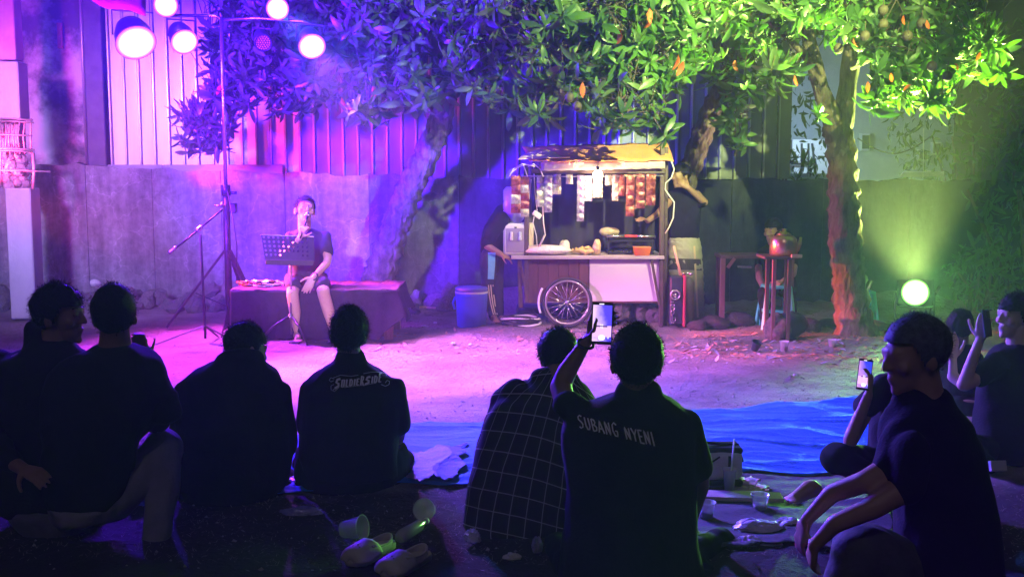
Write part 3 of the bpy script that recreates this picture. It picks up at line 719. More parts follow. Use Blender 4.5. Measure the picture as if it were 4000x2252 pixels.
# second and third lighting stands, just outside the frame; their lamps wash the wall, the singer and the cart
S2 = Vector((-5.0, 6.6, 0)); stand(S2, 3.1, 'lighting stand outside the left edge with the lamps that wash the wall')
par_can(S2+Vector((.1,0,3.0)), W(300,500,12.8), .1, 'magenta wash lamp beyond the left edge of the picture', (1,.2,.9), 10,
        [(W(200,420,12.8), MG, LP['wmag'], 38, .9), (W(60,330,11.75), LC['hotpink'], LP['colred'], 17, .7)], soft=.2)
par_can(S2+Vector((.35,0,2.9)), W(1250,600,12.8), .1, 'blue violet wash lamp beyond the left edge of the picture', (.3,.1,1), 10,
        [(W(1420,700,12.8), V, LP['wblue'], 42, 1), (W(1300,130,11.8), B, LP['canb'], 50, 1)], soft=.3)
par_can(S2+Vector((.15,-.2,2.5)), G(1750,1480), .1, 'ground wash lamp beyond the left edge of the picture', (.8,.3,1), 10,
        [(G(1750,1420), LC['ground'], LP['gwash'], 34, 1)])
par_can(S2+Vector((-.2,0,2.85)), W(700,400,12.8), .1, 'pale lilac wash lamp beyond the left edge of the picture', (.3,.1,1), 10,
        [(W(430,760,12.8), LC['lilac'], LP['wlilac'], 44, .9)], soft=.25)
S4 = Vector((-6.6, 10.95, 0)); stand(S4, 1.8, 'low stand with a red lamp beyond the left edge', .9)
par_can(S4+Vector((0,0,1.5)), W(3300,1000,10.6), .1, 'red lamp at left throwing its beam across the yard', (1,.1,.05), 10,
        [(W(3300,1010,10.6), RD, LP['red'], 12, .5), (G(3050,1345), RD, LP['redg'], 16, .8), (W(950,470,12.8), LC['hotpink'], LP['redw'], 26, .6)])
S3 = Vector((3.5, 4.2, 0)); stand(S3, 4.3, 'lighting stand outside the right edge with the front lamps')
par_can(S3+Vector((0,0,4.2)), W(2330,900,11), .1, 'warm white front lamp aimed at the food cart', (1,.8,.7), 10,
        [(W(2330,860,11.2), LC['cart'], LP['cart'], 18, .5), (W(2720,130,11), LC['canopy'], LP['canopy'], 36, 1), (W(2200,150,10.8), LC['canopy'], LP['canopy2'], 30, 1)])
S5 = Vector((-1.7, -1.0, 0)); stand(S5, 3.3, 'lighting stand behind the camera with the singer key lamp')
par_can(S5+Vector((0,0,3.15)), W(1200,980,10.2), .1, 'pinkish front lamp aimed at the singer', (1,.8,.9), 10,
        [(W(1230,1050,10.2), WH, LP['key'], 7.5, .7)])

# floodlight at right ---------------------------------------------------------
fc = W(3575, 1142, 11.3)
fl = thing('floodlight', Vector((fc.x, fc.y, 0)), 'dazzling greenish white floodlight standing low on the ground right of the forked tree', 'floodlight')
dd = (Vector((1.0, 3.0, 2.4))-fc).normalized(); q = dd.to_track_quat('Z', 'Y').to_matrix()
mb = MB(); mb.box(fc-dd*.05, (.36, .28, .09), q, .015); mb.build('housing', M_blk, fl)
glow_lens(fc+dd*.0, q, .14, fl, (1,1,.9), (.25,.8,.1), 40, 'flood', 1.3)
mb = MB(); mb.tube([fc+Vector((-.2,0,0)), fc+Vector((-.2,0,-fc.z+.02)), fc+Vector((.2,0,-fc.z+.02)), fc+Vector((.2,0,0))], .012, 6); mb.build('bracket', M_blk, fl)
for k in range(7): 
    mb = MB(); mb.box(fc-dd*.11+q @ Vector((-.15+k*.05,0,0)), (.008,.24,.05), q); mb.build('cooling_fin', M_blk, fl)
for aim2, col, e, ang, bl_ in ((W(2790,470,12.1), LC['trunk'], LP['trunk'], 24, .8), (W(3450,200,10.3), LC['green'], LP['flood'], 74, .8), (W(3750,820,6), LC['green2'], LP['flood2'], 58, 1)):
    ld = bpy.data.lights.new('flood_beam', 'SPOT'); ld.energy = e; ld.color = col; ld.spot_size = R(ang); ld.spot_blend = bl_; ld.shadow_soft_size = .10
    lo = bpy.data.objects.new('flood_beam', ld); COL.objects.link(lo); lo.location = fc+dd*.09
    lo.rotation_euler = (Vector(aim2)-lo.location).to_track_quat('-Z', 'Y').to_euler(); put(lo, fl)
# poles that glint beside the flood
for px0, py0, px1, py1, lab in ((3382,1145,3408,1095,'short glinting tube sticking up from the second green stool'), (3645,1160,3672,1118,'thin glinting stick leaning right of the floodlight')):
    a, b = W(px0, py0, 11.5), W(px1, py1, 11.5); z0 = G(px0, py0).z
    mb = MB(); foot_ = Vector((a.x-.02, 11.55, 0)); mb.tube([foot_, a, b], [.008, .012, .02], 8); mb.build('metal_stick', M_chr, label=lab, category='stick')

# mic boom stand ---------------------------------------------------------------
mb0 = G(803, 1342); ym = mb0.y
ms = thing('microphone_stand', mb0, 'black boom microphone stand in front of the left end of the platform', 'microphone stand')
MB().tube([mb0+Vector((0,0,.05)), W(792, 1100, ym), W(783, 915, ym)], .012, 8).build('pole', M_blk, ms)
MB().tube([W(778, 895, ym-.02), W(868, 818, ym+.12)], .009, 8).build('boom', M_blk, ms)
MB().tube([W(778, 895, ym-.02), W(672, 980, ym-.15)], .009, 8).build('boom', M_blk, ms)
mb = MB(); mb.cap(W(773, 899, ym-.03), W(785, 888, ym), .024, .02); mb.build('clutch', M_chr, ms)
mb = MB(); mb.cap(W(684, 968, ym-.14), W(664, 985, ym-.15), .016, .02); mb.build('clip', M_chr, ms)
for a, L_ in ((205,.46),(330,.42),(85,.4)):
    d = Vector((math.cos(R(a)), math.sin(R(a))*.8, 0)); MB().bar(mb0+Vector((0,0,.17)), mb0+d*L_+Vector((0,0,.015)), .022, .012, .003).build('leg', M_chr if a == 205 else M_blk, ms)

# music stand --------------------------------------------------------------------
n0 = G(1138, 1338); yn = n0.y
mu = thing('music_stand', n0, 'black perforated music stand in front of the singer', 'music stand')
C = [W(1020,917,yn+.05), W(1226,924,yn+.05), W(1229,1024,yn-.05), W(1036,1020,yn-.05)]
def bil(u, v): return C[0].lerp(C[1], u).lerp(C[3].lerp(C[2], u), v)
# desk with real round holes: 10 x 6 cells
mb = MB(); NX, NY = 11, 6
for i in range(NX):
    for j in range(NY):
        u0, u1, v0, v1 = i/NX, (i+1)/NX, j/NY, (j+1)/NY
        hole = not (j == 5 or (i in (4,5,6,7) and j == 4)) and not i == NX-1 or False
        if hole and i < 10:
            sq = []; ci = []
            for k in range(8):
                a = math.pi/4*k+math.pi/8; ca, sa = math.cos(a), math.sin(a); m_ = max(abs(ca), abs(sa))
                sq.append(bil((u0+u1)/2+(u1-u0)/2*ca/m_*.999, (v0+v1)/2+(v1-v0)/2*sa/m_*.999))
                ci.append(bil((u0+u1)/2+(u1-u0)*.26*ca, (v0+v1)/2+(v1-v0)*.29*sa))
            mb.add(sq+ci, [(k, (k+1) % 8, 8+(k+1) % 8, 8+k) for k in range(8)])
            mb.add([bil(u0,v0), sq[5], sq[4]], []) 
            for (cu, cv) in ((u0,v0),(u1,v0),(u1,v1),(u0,v1)):
                c_ = bil(cu, cv); near = sorted(sq, key=lambda p: (p-c_).length)[:2]; mb.add([c_, near[0], near[1]], [(0,1,2)])
        else: mb.add([bil(u0,v0), bil(u1,v0), bil(u1,v1), bil(u0,v1)], [(0,1,2,3)])
solid(mb.build('desk', M_blk, mu), .003)
MB().bar(bil(.02,1.0)+Vector((0,-.02,-.005)), bil(.99,1.0)+Vector((0,-.02,-.005)), .012, .05, .003).build('ledge', M_blk, mu)
MB().bar(bil(-.005,0), bil(1,0), .01, .012, .003).build('rim', M_chr, mu)
MB().tube([bil(.58,.75)+Vector((0,.02,0)), W(1136,1040,yn), n0+Vector((0,0,.08))], .010, 8).build('pole', M_chr, mu)
MB().tube([bil(.54,.72)+Vector((0,.03,0)), bil(.62,.72)+Vector((0,.03,0))], .018, 8).build('tilt_joint', M_blk, mu)
mb = MB(); mb.tube([n0+Vector((0,0,.22)), n0+Vector((0,0,.27))], .022, 8); mb.build('leg_collar', M_chr, mu)
for a in (310, 65, 190):
    d = Vector((math.cos(R(a)), math.sin(R(a)), 0)); MB().tube([n0+Vector((0,0,.26)), n0+d*.16+Vector((0,0,.16)), n0+d*.3+Vector((0,0,.012))], .009, 6).build('leg', M_blk, mu)

# platform ---------------------------------------------------------------------------
M_cloth = mat('black_cloth', (.020,.019,.026), .9, (.032,.03,.04), 9, .006, 40, spec=.15)
fl_, fr_ = G(915,1330), G(1540,1326); zt = W(1300, 1129, fl_.y).z
yf = fl_.y; yb = yf+.85
xL, xR = W(905,1128,yf).x, W(1546,1129,yf).x
pf = thing('stage_platform', ((xL+xR)/2, (yf+yb)/2, 0), 'low wooden stage platform draped in black cloth with the singer sitting on it', 'platform')
M_wood = mat('pale_wood', (.42,.29,.17), .7, (.55,.42,.27), 5, .003, 30, stretch=(6,6,1))
for x in (xL+.06, xR-.08):
    for y in (yf+.08, yb-.08): MB().box((x, y, zt/2-.02), (.085, .045, zt-.04), bev=.004).build('leg', M_wood, pf)
MB().box(((xL+xR)/2, (yf+yb)/2, zt-.03), (xR-xL, yb-yf, .035), bev=.004).build('deck', M_wood, pf)
# cloth: top + hanging skirt with corner points
top = MB(); grid = []
nxc = 70
for j in range(9):
    y = yf-.005+(yb-yf+.01)*j/8
    grid.append([(xL-.01+(xR-xL+.02)*i/nxc, y, zt-.008+.003*rng.normal()+.004*math.sin(i*.7+j)) for i in range(nxc+1)])
top.sheet(grid); solid(top.build('cloth_top', mat('red_black_cloth', (.16,.05,.09), .8, (.2,.07,.11), 8, .003, 60), pf), .004, 1)
sk_ = MB(); grid = []
def hem(px):   # photo pixel height of the hem along the front
    if px < 1475: return 1330+4*math.sin(px*.03)
    return 1330-(px-1475)/(1582-1475)*80 if px > 1500 else 1330-(px-1475)*.8
for k in range(16):
    v = k/15; row = []
    for i in range(101):
        u = i/100; x = xL-.012+(xR-xL+.024)*u; px = 920+ (1546-920)*u
        zh = .015 if px < 1480 else .015+(px-1480)/66*.24
        z = (zt-.005)*(1-v)+zh*v; f_ = v**.7
        y = yf-.014-f_*(.02+.035*math.sin(u*21+1.2*math.sin(u*9))+.015*math.sin(u*57+v*2))-.02*v
        row.append((x+ .10*max(0, u-.93)/.07*v, y, z))
    grid.append(row)
sk_.sheet(grid); solid(sk_.build('cloth_skirt', M_cloth, pf), .003)
# side and corner flap at right, side cloth at left
for sgn, x0 in ((1, xR+.01), (-1, xL-.012)):
    mb = MB(); grid = []
    for k in range(12):
        v = k/11; row = []
        for i in range(16):
            u = i/15; y = yf-.01+(yb-yf)*u; zh = .18 if sgn > 0 else .03
            z = (zt-.005)*(1-v)+(zh+.08*math.sin(u*3))*v
            row.append((x0+sgn*v*(.09+.03*math.sin(u*11)), y, z))
        grid.append(row)
    mb.sheet(grid); solid(mb.build('cloth_side', M_cloth if sgn > 0 else mat('violet_cloth', (.16,.06,.14), .7, (.10,.04,.12), 4), pf), .003)
# cable heap on the platform
ch = thing('cable_heap', W(1015, 1120, yf+.3), 'tangle of cables and papers lying on the left of the platform', 'cables')
for k in range(7):
    pts = []; c = W(1010+random.uniform(-30,30), 1108, yf+.3); c.z = zt+.02
    for i in range(26):
        a = i*.5+k; r_ = random.uniform(.06,.13); pts.append((c.x+1.5*r_*math.cos(a), c.y+r_*math.sin(a), zt+.006+.012*k*.5+.01*math.sin(a*2)))
    MB().tube(pts, .006, 5).build('cable', [M_blkp, mat('white_cable', (.6,.6,.6), .5), mat('red_cable', (.5,.05,.05), .5)][k % 3], ch)
mb = MB(); mb.sheet([[(ch.location.x-.12+i*.03, ch.location.y-.1+j*.03, zt+.05+.012*math.sin(i*1.7+j)) for i in range(9)] for j in range(5)]); solid(mb.build('paper', mat('paper', (.7,.7,.68), .8), ch), .002)

# ================================================================ FOOD CART
YK = 11.2
def kx(px, Y=YK): return W(px, 900, Y).x
def kz(py, Y=YK): return W(2300, py, Y).z
kb = G(2216, 1268)
cart = thing('food_cart', (kx(2300), YK+.3, 0), 'wooden coffee cart with orange roof, hanging sachets and a bicycle wheel', 'food cart')
M_brown = mat('red_brown_board', (.11,.045,.042), .7, (.16,.07,.06), 3, .003, 20, stretch=(4,1,.5))
M_wpan = mat('white_board', (.72,.66,.66), .55, (.78,.72,.72), 2)
M_frame = mat('dark_frame', (.05,.03,.028), .6, (.10,.06,.05), 12, .003, 40)
M_top = mat('counter_laminate', (.5,.46,.46), .5, (.42,.37,.36), 5)
D = .62
zc = kz(1003); zb_ = kz(1180)
MB().box((kx(2295), YK+D/2-.03, zc), (kx(2592)-kx(1996), D+.1, .035), bev=.004).build('counter', M_top, cart)
bx0 = kx(2062); 
nb = 6
for k in range(nb):
    a, b = kx(2062)+(kx(2303)-kx(2062))*k/nb, kx(2062)+(kx(2303)-kx(2062))*(k+1)/nb
    MB().box(((a+b)/2, YK+.06+.002*(k % 2), (zc-.02+zb_)/2), (b-a-.004, .018, zc-.02-zb_), bev=.003).build('plank', M_brown, cart)
MB().box((kx(2442), YK+.05, (zc-.02+zb_)/2), (kx(2580)-kx(2306), .02, zc-.02-zb_-.01), bev=.004).build('white_panel', M_wpan, cart)
MB().box((kx(2320), YK+D-.05, (zc-.02+zb_)/2), (kx(2585)-kx(2062), .02, zc-.02-zb_), bev=.003).build('back_panel', M_brown, cart)
MB().box((kx(2320), YK+D/2, zb_-.0), (kx(2585)-kx(2062), D-.1, .03), bev=.003).build('floor_board', M_brown, cart)
for px0, py0, px1, py1, yy in ((2545,1012,2576,1190,-.04),(2036,1040,2062,1182,-.02)):
    MB().bar(W(px0, py0, YK+yy), W(px1, py1, YK+yy), .026, .026, .003).build('brace', M_frame, cart)
for px, y, t_, b_ in ((2054,.0,640,1182),(2588,-.02,560,1285),(2604,.04,575,1290),(2068,D-.06,650,1182),(2600,D-.06,590,1285),(2030,.03,1015,1200)):
    a, b = W(px, t_, YK+y), W(px, b_, YK+y); w_ = .045 if px != 2604 else .035
    if b_ > 1280: b.z = 0
    MB().bar(a, Vector((a.x+.01, b.y, max(b.z, 0))), w_, w_, .004).build('post', M_frame, cart)
MB().sheet([[(kx(2075)+(kx(2590)-kx(2075))*i/30, YK+D+.03+.012*math.sin(i*1.7), zc+.02+(kz(650)-zc)*j/5) for i in range(31)] for j in range(6)]).build('added_dark_sheet', mat('shade_sheet', (.02,.018,.022), .9, (.035,.03,.04), 6, spec=.1), cart)  # added dark sheet, keeps the cart interior black and hides shadows behind
# roof
M_or = mat('orange_tarpaulin', (.85,.34,.13), .55, (.74,.27,.10), 4, .004, 25)
mb = MB(); grid = []
for j in range(9):
    v = j/8; row = []
    for i in range(41):
        u = i/40; px = 2040+(2606-2040)*u + (26-26*v if 1 else 0); f_ = W(px, 630-3*u, YK-.18); b_ = W(px, 574-16*u, YK+.42)
        q = f_.lerp(b_, v); q.z += .010*math.sin(v*math.pi)+.006*math.sin(u*23+v*3)+.004*math.sin(u*61)
        row.append(q)
    grid.append(row)
mb.sheet(grid); solid(mb.build('roof_sheet', M_or, cart), .008)
mb = MB(); grid = []      # lifted round sheet at the left end
for j in range(9):
    v = j/8; row = []
    for i in range(21):
        u = i/20; a_ = W(2022+205*u, 622-34*math.sin(math.pi*min(1,u*1.15))**.8*v - 8*u, YK-.17+.25*v); row.append(a_)
    grid.append(row)
mb.sheet(grid); solid(mb.build('roof_flap', mat('pale_orange_sheet', (.8,.5,.24), .45, (.85,.58,.32), 6), cart), .006)
a, b = W(2112, 634, YK-.15), W(2598, 624, YK-.15)
mb = MB(); grid = [[a.lerp(b, i/30)+Vector((0, .004*math.sin(i), -.085*j/3+.003*math.sin(i*2.1))) for i in range(31)] for j in range(4)]
mb.sheet(grid); solid(mb.build('valance', mat('faded_plastic', (.42,.33,.31), .6, (.5,.4,.38), 8), cart), .004)
for y_, py in ((-.06, 668), (D, 640)):
    MB().bar(W(2075, py, YK+y_), W(2600, py, YK+y_), .045, .05, .004).build('roof_beam', M_frame, cart)
for px in (2110, 2240, 2370, 2500): MB().bar(W(px, 655, YK-.1), W(px+6, 628, YK+.6), .02, .03).build('rafter', M_frame, cart)
MB().tube([W(2040, 688, YK-.1), W(2300, 690, YK-.1), W(2590, 686, YK-.1)], .006, 6).build('hanging_wire', M_rib, cart)
# wheel
wc = W(2216, 1180, YK-.05); wr = wc.z-.012
wh = MB(); wh.torus(wc, wr, .016, (R(90),0,0), 40, 8); wheel = wh.build('wheel', mat('rubber', (.03,.03,.03), .8), cart)
MB().torus(wc, wr-.022, .011, (R(90),0,0), 40, 6).build('rim', mat('rim_steel', (.65,.6,.58), .3, metal=.8), wheel)
mb = MB(); mb.tube([wc+Vector((0,-.05,0)), wc+Vector((0,.06,0))], .022, 10); mb.build('hub', M_chr, wheel)
for k in range(20):
    a = 6.283*k/20; b = a+(.55 if k % 2 else -.55); 
    MB().tube([wc+Vector((.02*math.cos(b), -.02 if k % 4 < 2 else .02, .02*math.sin(b))), wc+Vector(((wr-.03)*math.cos(a), 0, (wr-.03)*math.sin(a)))], .0035, 4).build('spoke', M_chr, wheel)
MB().torus(wc+Vector((0,-.01,0)), wr+.05, .012, (R(90),0,0), 14, 6, a0=R(150), a1=R(202)).build('fender', mat('white_render'), cart)
# far wheel
w2 = wc+Vector((0, .55, 0)); MB().torus(w2, wr, .018, (R(90),0,0), 36, 8).build('wheel', mat('rubber'), cart)
# bulb
bc = W(2335, 686, YK-.19)
bu = thing('light_bulb', bc, 'bright warm bare bulb hanging under the cart roof', 'light bulb')
MB().ell(bc, (.05,.05,.058)).build('glass', lit('bulb_glass', (1,.82,.5), 40), bu)
MB().tube([bc+Vector((0,0,.04)), bc+Vector((0,0,.09))], .018, 10).build('socket', M_blkp, bu)
MB().tube([bc+Vector((0,0,.09)), W(2336, 640, YK-.16)], .004, 5).build('cable', M_blkp, bu)
ld = bpy.data.lights.new('bulb_light', 'POINT'); ld.energy = LP['bulb']; ld.color = (1,.68,.36); ld.shadow_soft_size = .05
lo = bpy.data.objects.new('bulb_light', ld); COL.objects.link(lo); lo.location = bc+Vector((0,-.10,-.15)); put(lo, bu)

# sachet strips ----------------------------------------------------------------------
def sachet_mesh(m, w, h, seed):
    r_ = np.random.default_rng(seed); mb = MB(); grid = []
    for j in range(6):
        grid.append([((i/5-.5)*w*(1-.05*math.sin(j/5*3.14)), -.012*math.sin(i/5*3.14)*math.sin(j/5*3.14)+r_.normal()*.0025, -h*j/5) for i in range(6)])
    mb.sheet(grid)
    grid2 = [[(p[0], .002-p[1]*.7, p[2]) for p in row] for row in grid]; mb.sheet(grid2); return mb.mesh('sachet', m)
def foil(name, c1, c2): return mat(name, c1, .22, c2, 22, .006, 60, metal=.35, contrast=(.42,.58))
F_red = foil('maroon_foil', (.12,.012,.018), (.28,.07,.06)); F_sil = foil('silver_foil', (.22,.18,.18), (.42,.35,.33)); F_pur = foil('violet_foil', (.12,.06,.2), (.34,.3,.4)); F_pink = foil('pink_foil', (.3,.14,.18), (.45,.33,.36))
strips = [
 ('maroon and silver', F_red, 1996, 2034, 686, 830, 4, -.16, 'maroon sachet strip at the far left corner of the cart'),
 ('maroon', F_red, 2034, 2068, 690, 845, 5, -.13, 'maroon and silver sachet strip just left of the cart post'),
 ('s', F_sil, 2096, 2126, 684, 806, 4, -.1, 'silver sachet strip hanging nearest the left cart post'),
 ('p', F_pur, 2126, 2158, 684, 828, 5, -.11, 'violet sachet strip with round pictures beside the silver one'),
 ('s', F_sil, 2160, 2192, 680, 758, 2, -.1, 'short wide silver sachet pair hanging high left'),
 ('s', F_sil, 2210, 2238, 680, 718, 1, -.1, 'single small silver sachet left of the longest strip'),
 ('s', F_pur, 2254, 2283, 684, 862, 6, -.12, 'longest pale sachet strip hanging in the middle'),
 ('b', F_pur, 2284, 2314, 686, 784, 3, -.1, 'bluish violet sachet strip beside the longest strip'),
 ('s', F_sil, 2317, 2354, 692, 770, 2, -.1, 'pale sachet pair hanging directly under the bulb'),
 ('s', F_sil, 2364, 2390, 684, 722, 1, -.1, 'single small silver sachet right of the bulb'),
 ('k', F_pink, 2392, 2416, 682, 782, 3, -.1, 'narrow pink sachet strip right of the bulb'),
 ('r', F_red, 2418, 2442, 682, 764, 2, -.1, 'short maroon sachet strip right of the pink one'),
 ('r', F_red, 2446, 2480, 682, 842, 4, -.12, 'long maroon sachet strip reaching lowest at the right'),
 ('r', F_red, 2484, 2520, 680, 812, 4, -.1, 'maroon sachet strip second from the right cart post'),
 ('r', F_red, 2524, 2562, 680, 800, 3, -.12, 'maroon sachet strip nearest the right cart post')]
for i, (_, m, x0, x1, y0, y1, cnt, dy, lab) in enumerate(strips):
    a = W((x0+x1)/2, y0, YK+dy); w_ = (x1-x0)*S(YK); h = (y1-y0)*S(YK)/cnt
    t = thing('sachet_strip', a, lab, 'sachet strip', 'sachet strips hanging from the cart roof')
    me = sachet_mesh(m, w_, h, i); me2 = sachet_mesh(F_sil if m == F_red and i < 2 else m, w_, h, i+40)
    for k in range(cnt): place_mesh('sachet', me2 if (k+i) % 3 == 2 else me, t, (a.x, a.y+.004*k, a.z-k*h*.995), (R(random.uniform(-5,5)), 0, R(random.uniform(-12,12))))
# water dispenser
wd_ = thing('water_dispenser', (kx(2020), YK+.0, zc+.02), 'white water dispenser with an upturned bottle on the left end of the counter', 'water dispenser')
za, zb2 = kz(995), kz(872)
cx_ = kx(2014, YK-.02)
M_wp = mat('cream_plastic', (.72,.68,.6), .35)
MB().box((cx_, YK+.12, (zc+.018+zb2)/2), (.25, .26, zb2-zc-.018), bev=.02).build('body', M_wp, wd_)
MB().box((cx_-.0, YK-.012, zc+.02+(zb2-zc)*.44), (.19, .016, (zb2-zc)*.72), bev=.012).build('front_panel', mat('grey_violet_plastic', (.3,.26,.33), .4), wd_)
for sx, c_ in ((-.042,'tap_red'),(.045,'tap_blue')):
    mb = MB(); mb.box((cx_+sx, YK-.03, zc+.02+(zb2-zc)*.62), (.03,.03,.05), bev=.006); mb.box((cx_+sx, YK-.045, zc+.02+(zb2-zc)*.50), (.034,.03,.04), bev=.01); mb.build('tap', mat(c_, (.7,.65,.6) if 'red' in c_ else (.55,.6,.68), .3), wd_)
MB().box((cx_, YK-.024, zc+.02+(zb2-zc)*.82), (.024,.006,.018), bev=.003).build('badge', M_chr, wd_)
MB().lathe([(.05,-.02),(.06,.01),(.10,.05),(.125,.09),(.13,.2),(.125,.22),(.13,.24),(.13,.33),(.10,.37)], (cx_, YK+.1, zb2), 22).build('bottle', mat('bottle_water', (.75,.8,.9), .08, alpha=.42, spec=.8), wd_)
# side board behind the dispenser
a = W(2075, 870, YK+.12); MB().box((a.x, a.y, (a.z+zc)/2), (.045,.12,a.z-zc), bev=.004).build('side_board', mat('cream_board', (.7,.62,.42), .6), cart)
# outlet and cables at the left end
ob = W(2098, 838, YK-.02); mb = MB(); mb.box(ob, (.095,.04,.055), Euler((0,R(35),0)).to_matrix(), .008); soc = mb.build('power_strip', mat('cream_plastic'), label='cream power socket block hanging by its cord inside the cart', category='power socket')
MB().tube([W(2085,650,YK), W(2090,760,YK-.01), ob+Vector((0,0,.04))], .005, 5).build('cord', M_wp, soc)
MB().tube([ob+Vector((-.03,0,-.02)), W(2082,870,YK-.02), W(2095,920,YK-.02), W(2100,990,YK-.03)], .005, 5).build('cord', M_wp, soc)
tk = thing('cable_bundle', W(2040,650,YK-.15), 'loose white cables looping around the left end of the cart roof', 'cables')
for pts in ([(1992,680),(2020,655),(2045,645),(2060,690)],[(2062,650),(2085,640),(2110,660),(2122,690)],[(1990,690),(2005,660),(2040,640),(2090,650)],[(2075,700),(2070,740),(2066,780)],[(2120,805),(2123,870),(2130,918),(2118,940),(2105,965)]):
    MB().tube([W(x, y, YK-.14-(.0 if y < 700 else -.1)) for x, y in pts], .006, 5).build('cable', M_wp, tk)
rc = thing('cable_bundle', W(2630,720,YK-.1), 'white cable looping down the right post of the cart', 'cables')
MB().tube([W(x, y, YK-.06) for x, y in ((2618,620),(2634,660),(2622,695),(2600,715),(2598,740),(2612,760),(2634,790),(2630,850),(2612,890),(2598,912))], .007, 6).build('cable', M_wp, rc)
# things on the counter
M_bag = mat('clear_plastic_bag', (.85,.75,.65), .15, (.9,.85,.8), 20, .01, 60, spec=.8)
def lump(name, c, r, m, lab, cat, seed, n_=1, amp=.25):
    mb = MB(); mb.ell((0,0,0), (1,1,1), seg=22, rings=14); P = np.array(mb.v); d = 1+amp*fn(P, 2.6, seed)+amp*.3*fn(P, 9, seed+1); P = P*d[:, None]*np.array(r); mb.v = [tuple(p) for p in P]
    o = mb.build(name, m); o.location = c; return tag(o, lab, cat)
lump('bread_bag', W(2118,976,YK+.02)+Vector((.04,0,0)), (.26,.09,.058), M_bag, 'long clear bag of white bread rolls on the counter', 'bread bag', 3)
lump('bread_bag', W(2205,968,YK+.05), (.055,.06,.08), M_bag, 'knotted end of a clear bag beside the bread rolls', 'bread bag', 4)
bn = thing('banana_bunch', W(2290,985,YK+.02), 'pile of fried snacks and bananas on the counter left of the pan', 'snacks')
for k in range(16):
    a = W(2235+random.uniform(0,100), 990-abs(random.gauss(0,1))*8, YK+random.uniform(-.02,.15)); a.z = max(a.z, zc+.04); d = Vector((random.uniform(-.07,.07), random.uniform(-.03,.03), random.uniform(-.01,.02)))
    mb = MB(); mb.tube([a-d, a+Vector((0,0,.018)), a+d], [.014,.023,.012], 8); mb.build('fried_snack', mat('fried_snack', (.55,.33,.10), .5, (.7,.5,.22), 20), bn)
lump('snack_bag', W(2332,962,YK), (.045,.045,.075), mat('amber_bag', (.65,.42,.2), .3, (.8,.6,.35), 15, .005, 50), 'upright amber snack bag in the middle of the counter', 'snack bag', 9)
ox = W(2508,974,YK-.04); MB().lathe([(.10,-.03),(.12,.05),(.128,.055),(.118,.052),(.098,-.026)], (0,0,0), 4, Euler((0,0,R(45)))).build('food_box', mat('orange_plastic', (.8,.34,.12), .4, transl=.25), label='square orange plastic tub on the right of the counter', category='tub').location = (ox.x, ox.y+.03, zc+.05)
rk = thing('grill_rack', W(2460,930,YK+.15), 'black two tier cooking rack with a pale handle bar on the counter', 'rack')
for py in (985, 940): 
    a = W(2375,py,YK+.1); b = W(2555,py,YK+.1); MB().box(((a.x+b.x)/2, YK+.25, max(a.z, zc+.04)), (b.x-a.x, .3, .02), bev=.004).build('shelf', M_blk, rk)
for px in (2378,2552):
    for y_ in (.12,.38): a = W(px,920,YK+y_); MB().bar((a.x,YK+y_,zc+.02), a, .014, .014).build('upright', M_blk, rk)
mb = MB(); mb.tube([W(2372,922,YK+.08), W(2440,922,YK+.08)], .014, 8); mb.build('handle_bar', M_chr, rk)
MB().tube([W(2440,922,YK+.08), W(2490,922,YK+.08)], .0145, 8).build('handle_grip', mat('red_grip', (.6,.06,.06), .5), rk)
MB().tube([W(2490,922,YK+.08), W(2560,924,YK+.08)], .014, 8).build('handle_bar', M_chr, rk)
for k in range(14): a = W(2378+k*12, 985, YK+.12); MB().tube([(a.x, YK+.1, zc+.05+.0), (a.x, YK+.4, zc+.052)], .004, 4).build('grate_bar', M_chr, rk)
st_ = MB(); st_.tube([W(2105,966,YK-.03), W(2128,918,YK-.03)], .01, 8); st_.build('wooden_stick', M_wood, label='short pale stick leaning on the counter beside the bread', category='stick')
lump('tissue_ball', W(2380,905,YK+.28), (.10,.08,.05), mat('brown_paper', (.35,.25,.18), .8, (.5,.4,.3), 12), 'brown paper wrapper behind the rack on the cart', 'wrapper', 12)
# ledge and stones under the cart
ldg = W(2290,1195,YK+.75); MB().box((ldg.x, YK+.95, ldg.z/2-.02), (1.55, .35, ldg.z+.0), bev=.02).build('stone_ledge', M_conc, label='low concrete ledge behind the cart wheel', category='ledge')
rb = thing('rubble_pile', W(2480,1260,YK+.5), 'heap of dark broken stones under the white panel of the cart', 'rubble')
for k in range(40):
    a = W(random.uniform(2310,2580), 1200, YK+random.uniform(.2,.6)); s_ = random.uniform(.05,.11); place_mesh('stone', ROCKS[k % 5], rb, (a.x, a.y, s_*.5+random.random()*.14), (random.random()*6,)*3, s_)
# gas cylinder / trolley box right of the cart
sp = thing('tool_trolley', G(2668,1292), 'dark upright trolley case with red edge and chrome fittings beside the cart', 'trolley')
a = W(2650, 1085, YK-.1); gx = lambda px: W(px, 1100, YK-.1).x
MB().box(((gx(2618)+gx(2668))/2, YK, a.z/2+.02), (gx(2668)-gx(2618), .24, a.z-.02), bev=.012).build('case', mat('case_black', (.03,.03,.05), .35, (.05,.05,.08), 10), sp)
MB().box(((gx(2668)+gx(2680))/2, YK-.0, a.z/2+.02), (gx(2680)-gx(2669), .25, a.z+.02), bev=.006).build('red_edge', mat('red_paint', (.5,.05,.08), .4), sp)
MB().lathe([(.06,.02),(.065,.05),(.065,a.z-.06),(.04,a.z-.01),(.02,a.z)], (gx(2692)+.01, YK+.02, 0), 18).build('cylinder', mat('olive_paint', (.22,.24,.13), .45, (.3,.31,.18), 8), sp)
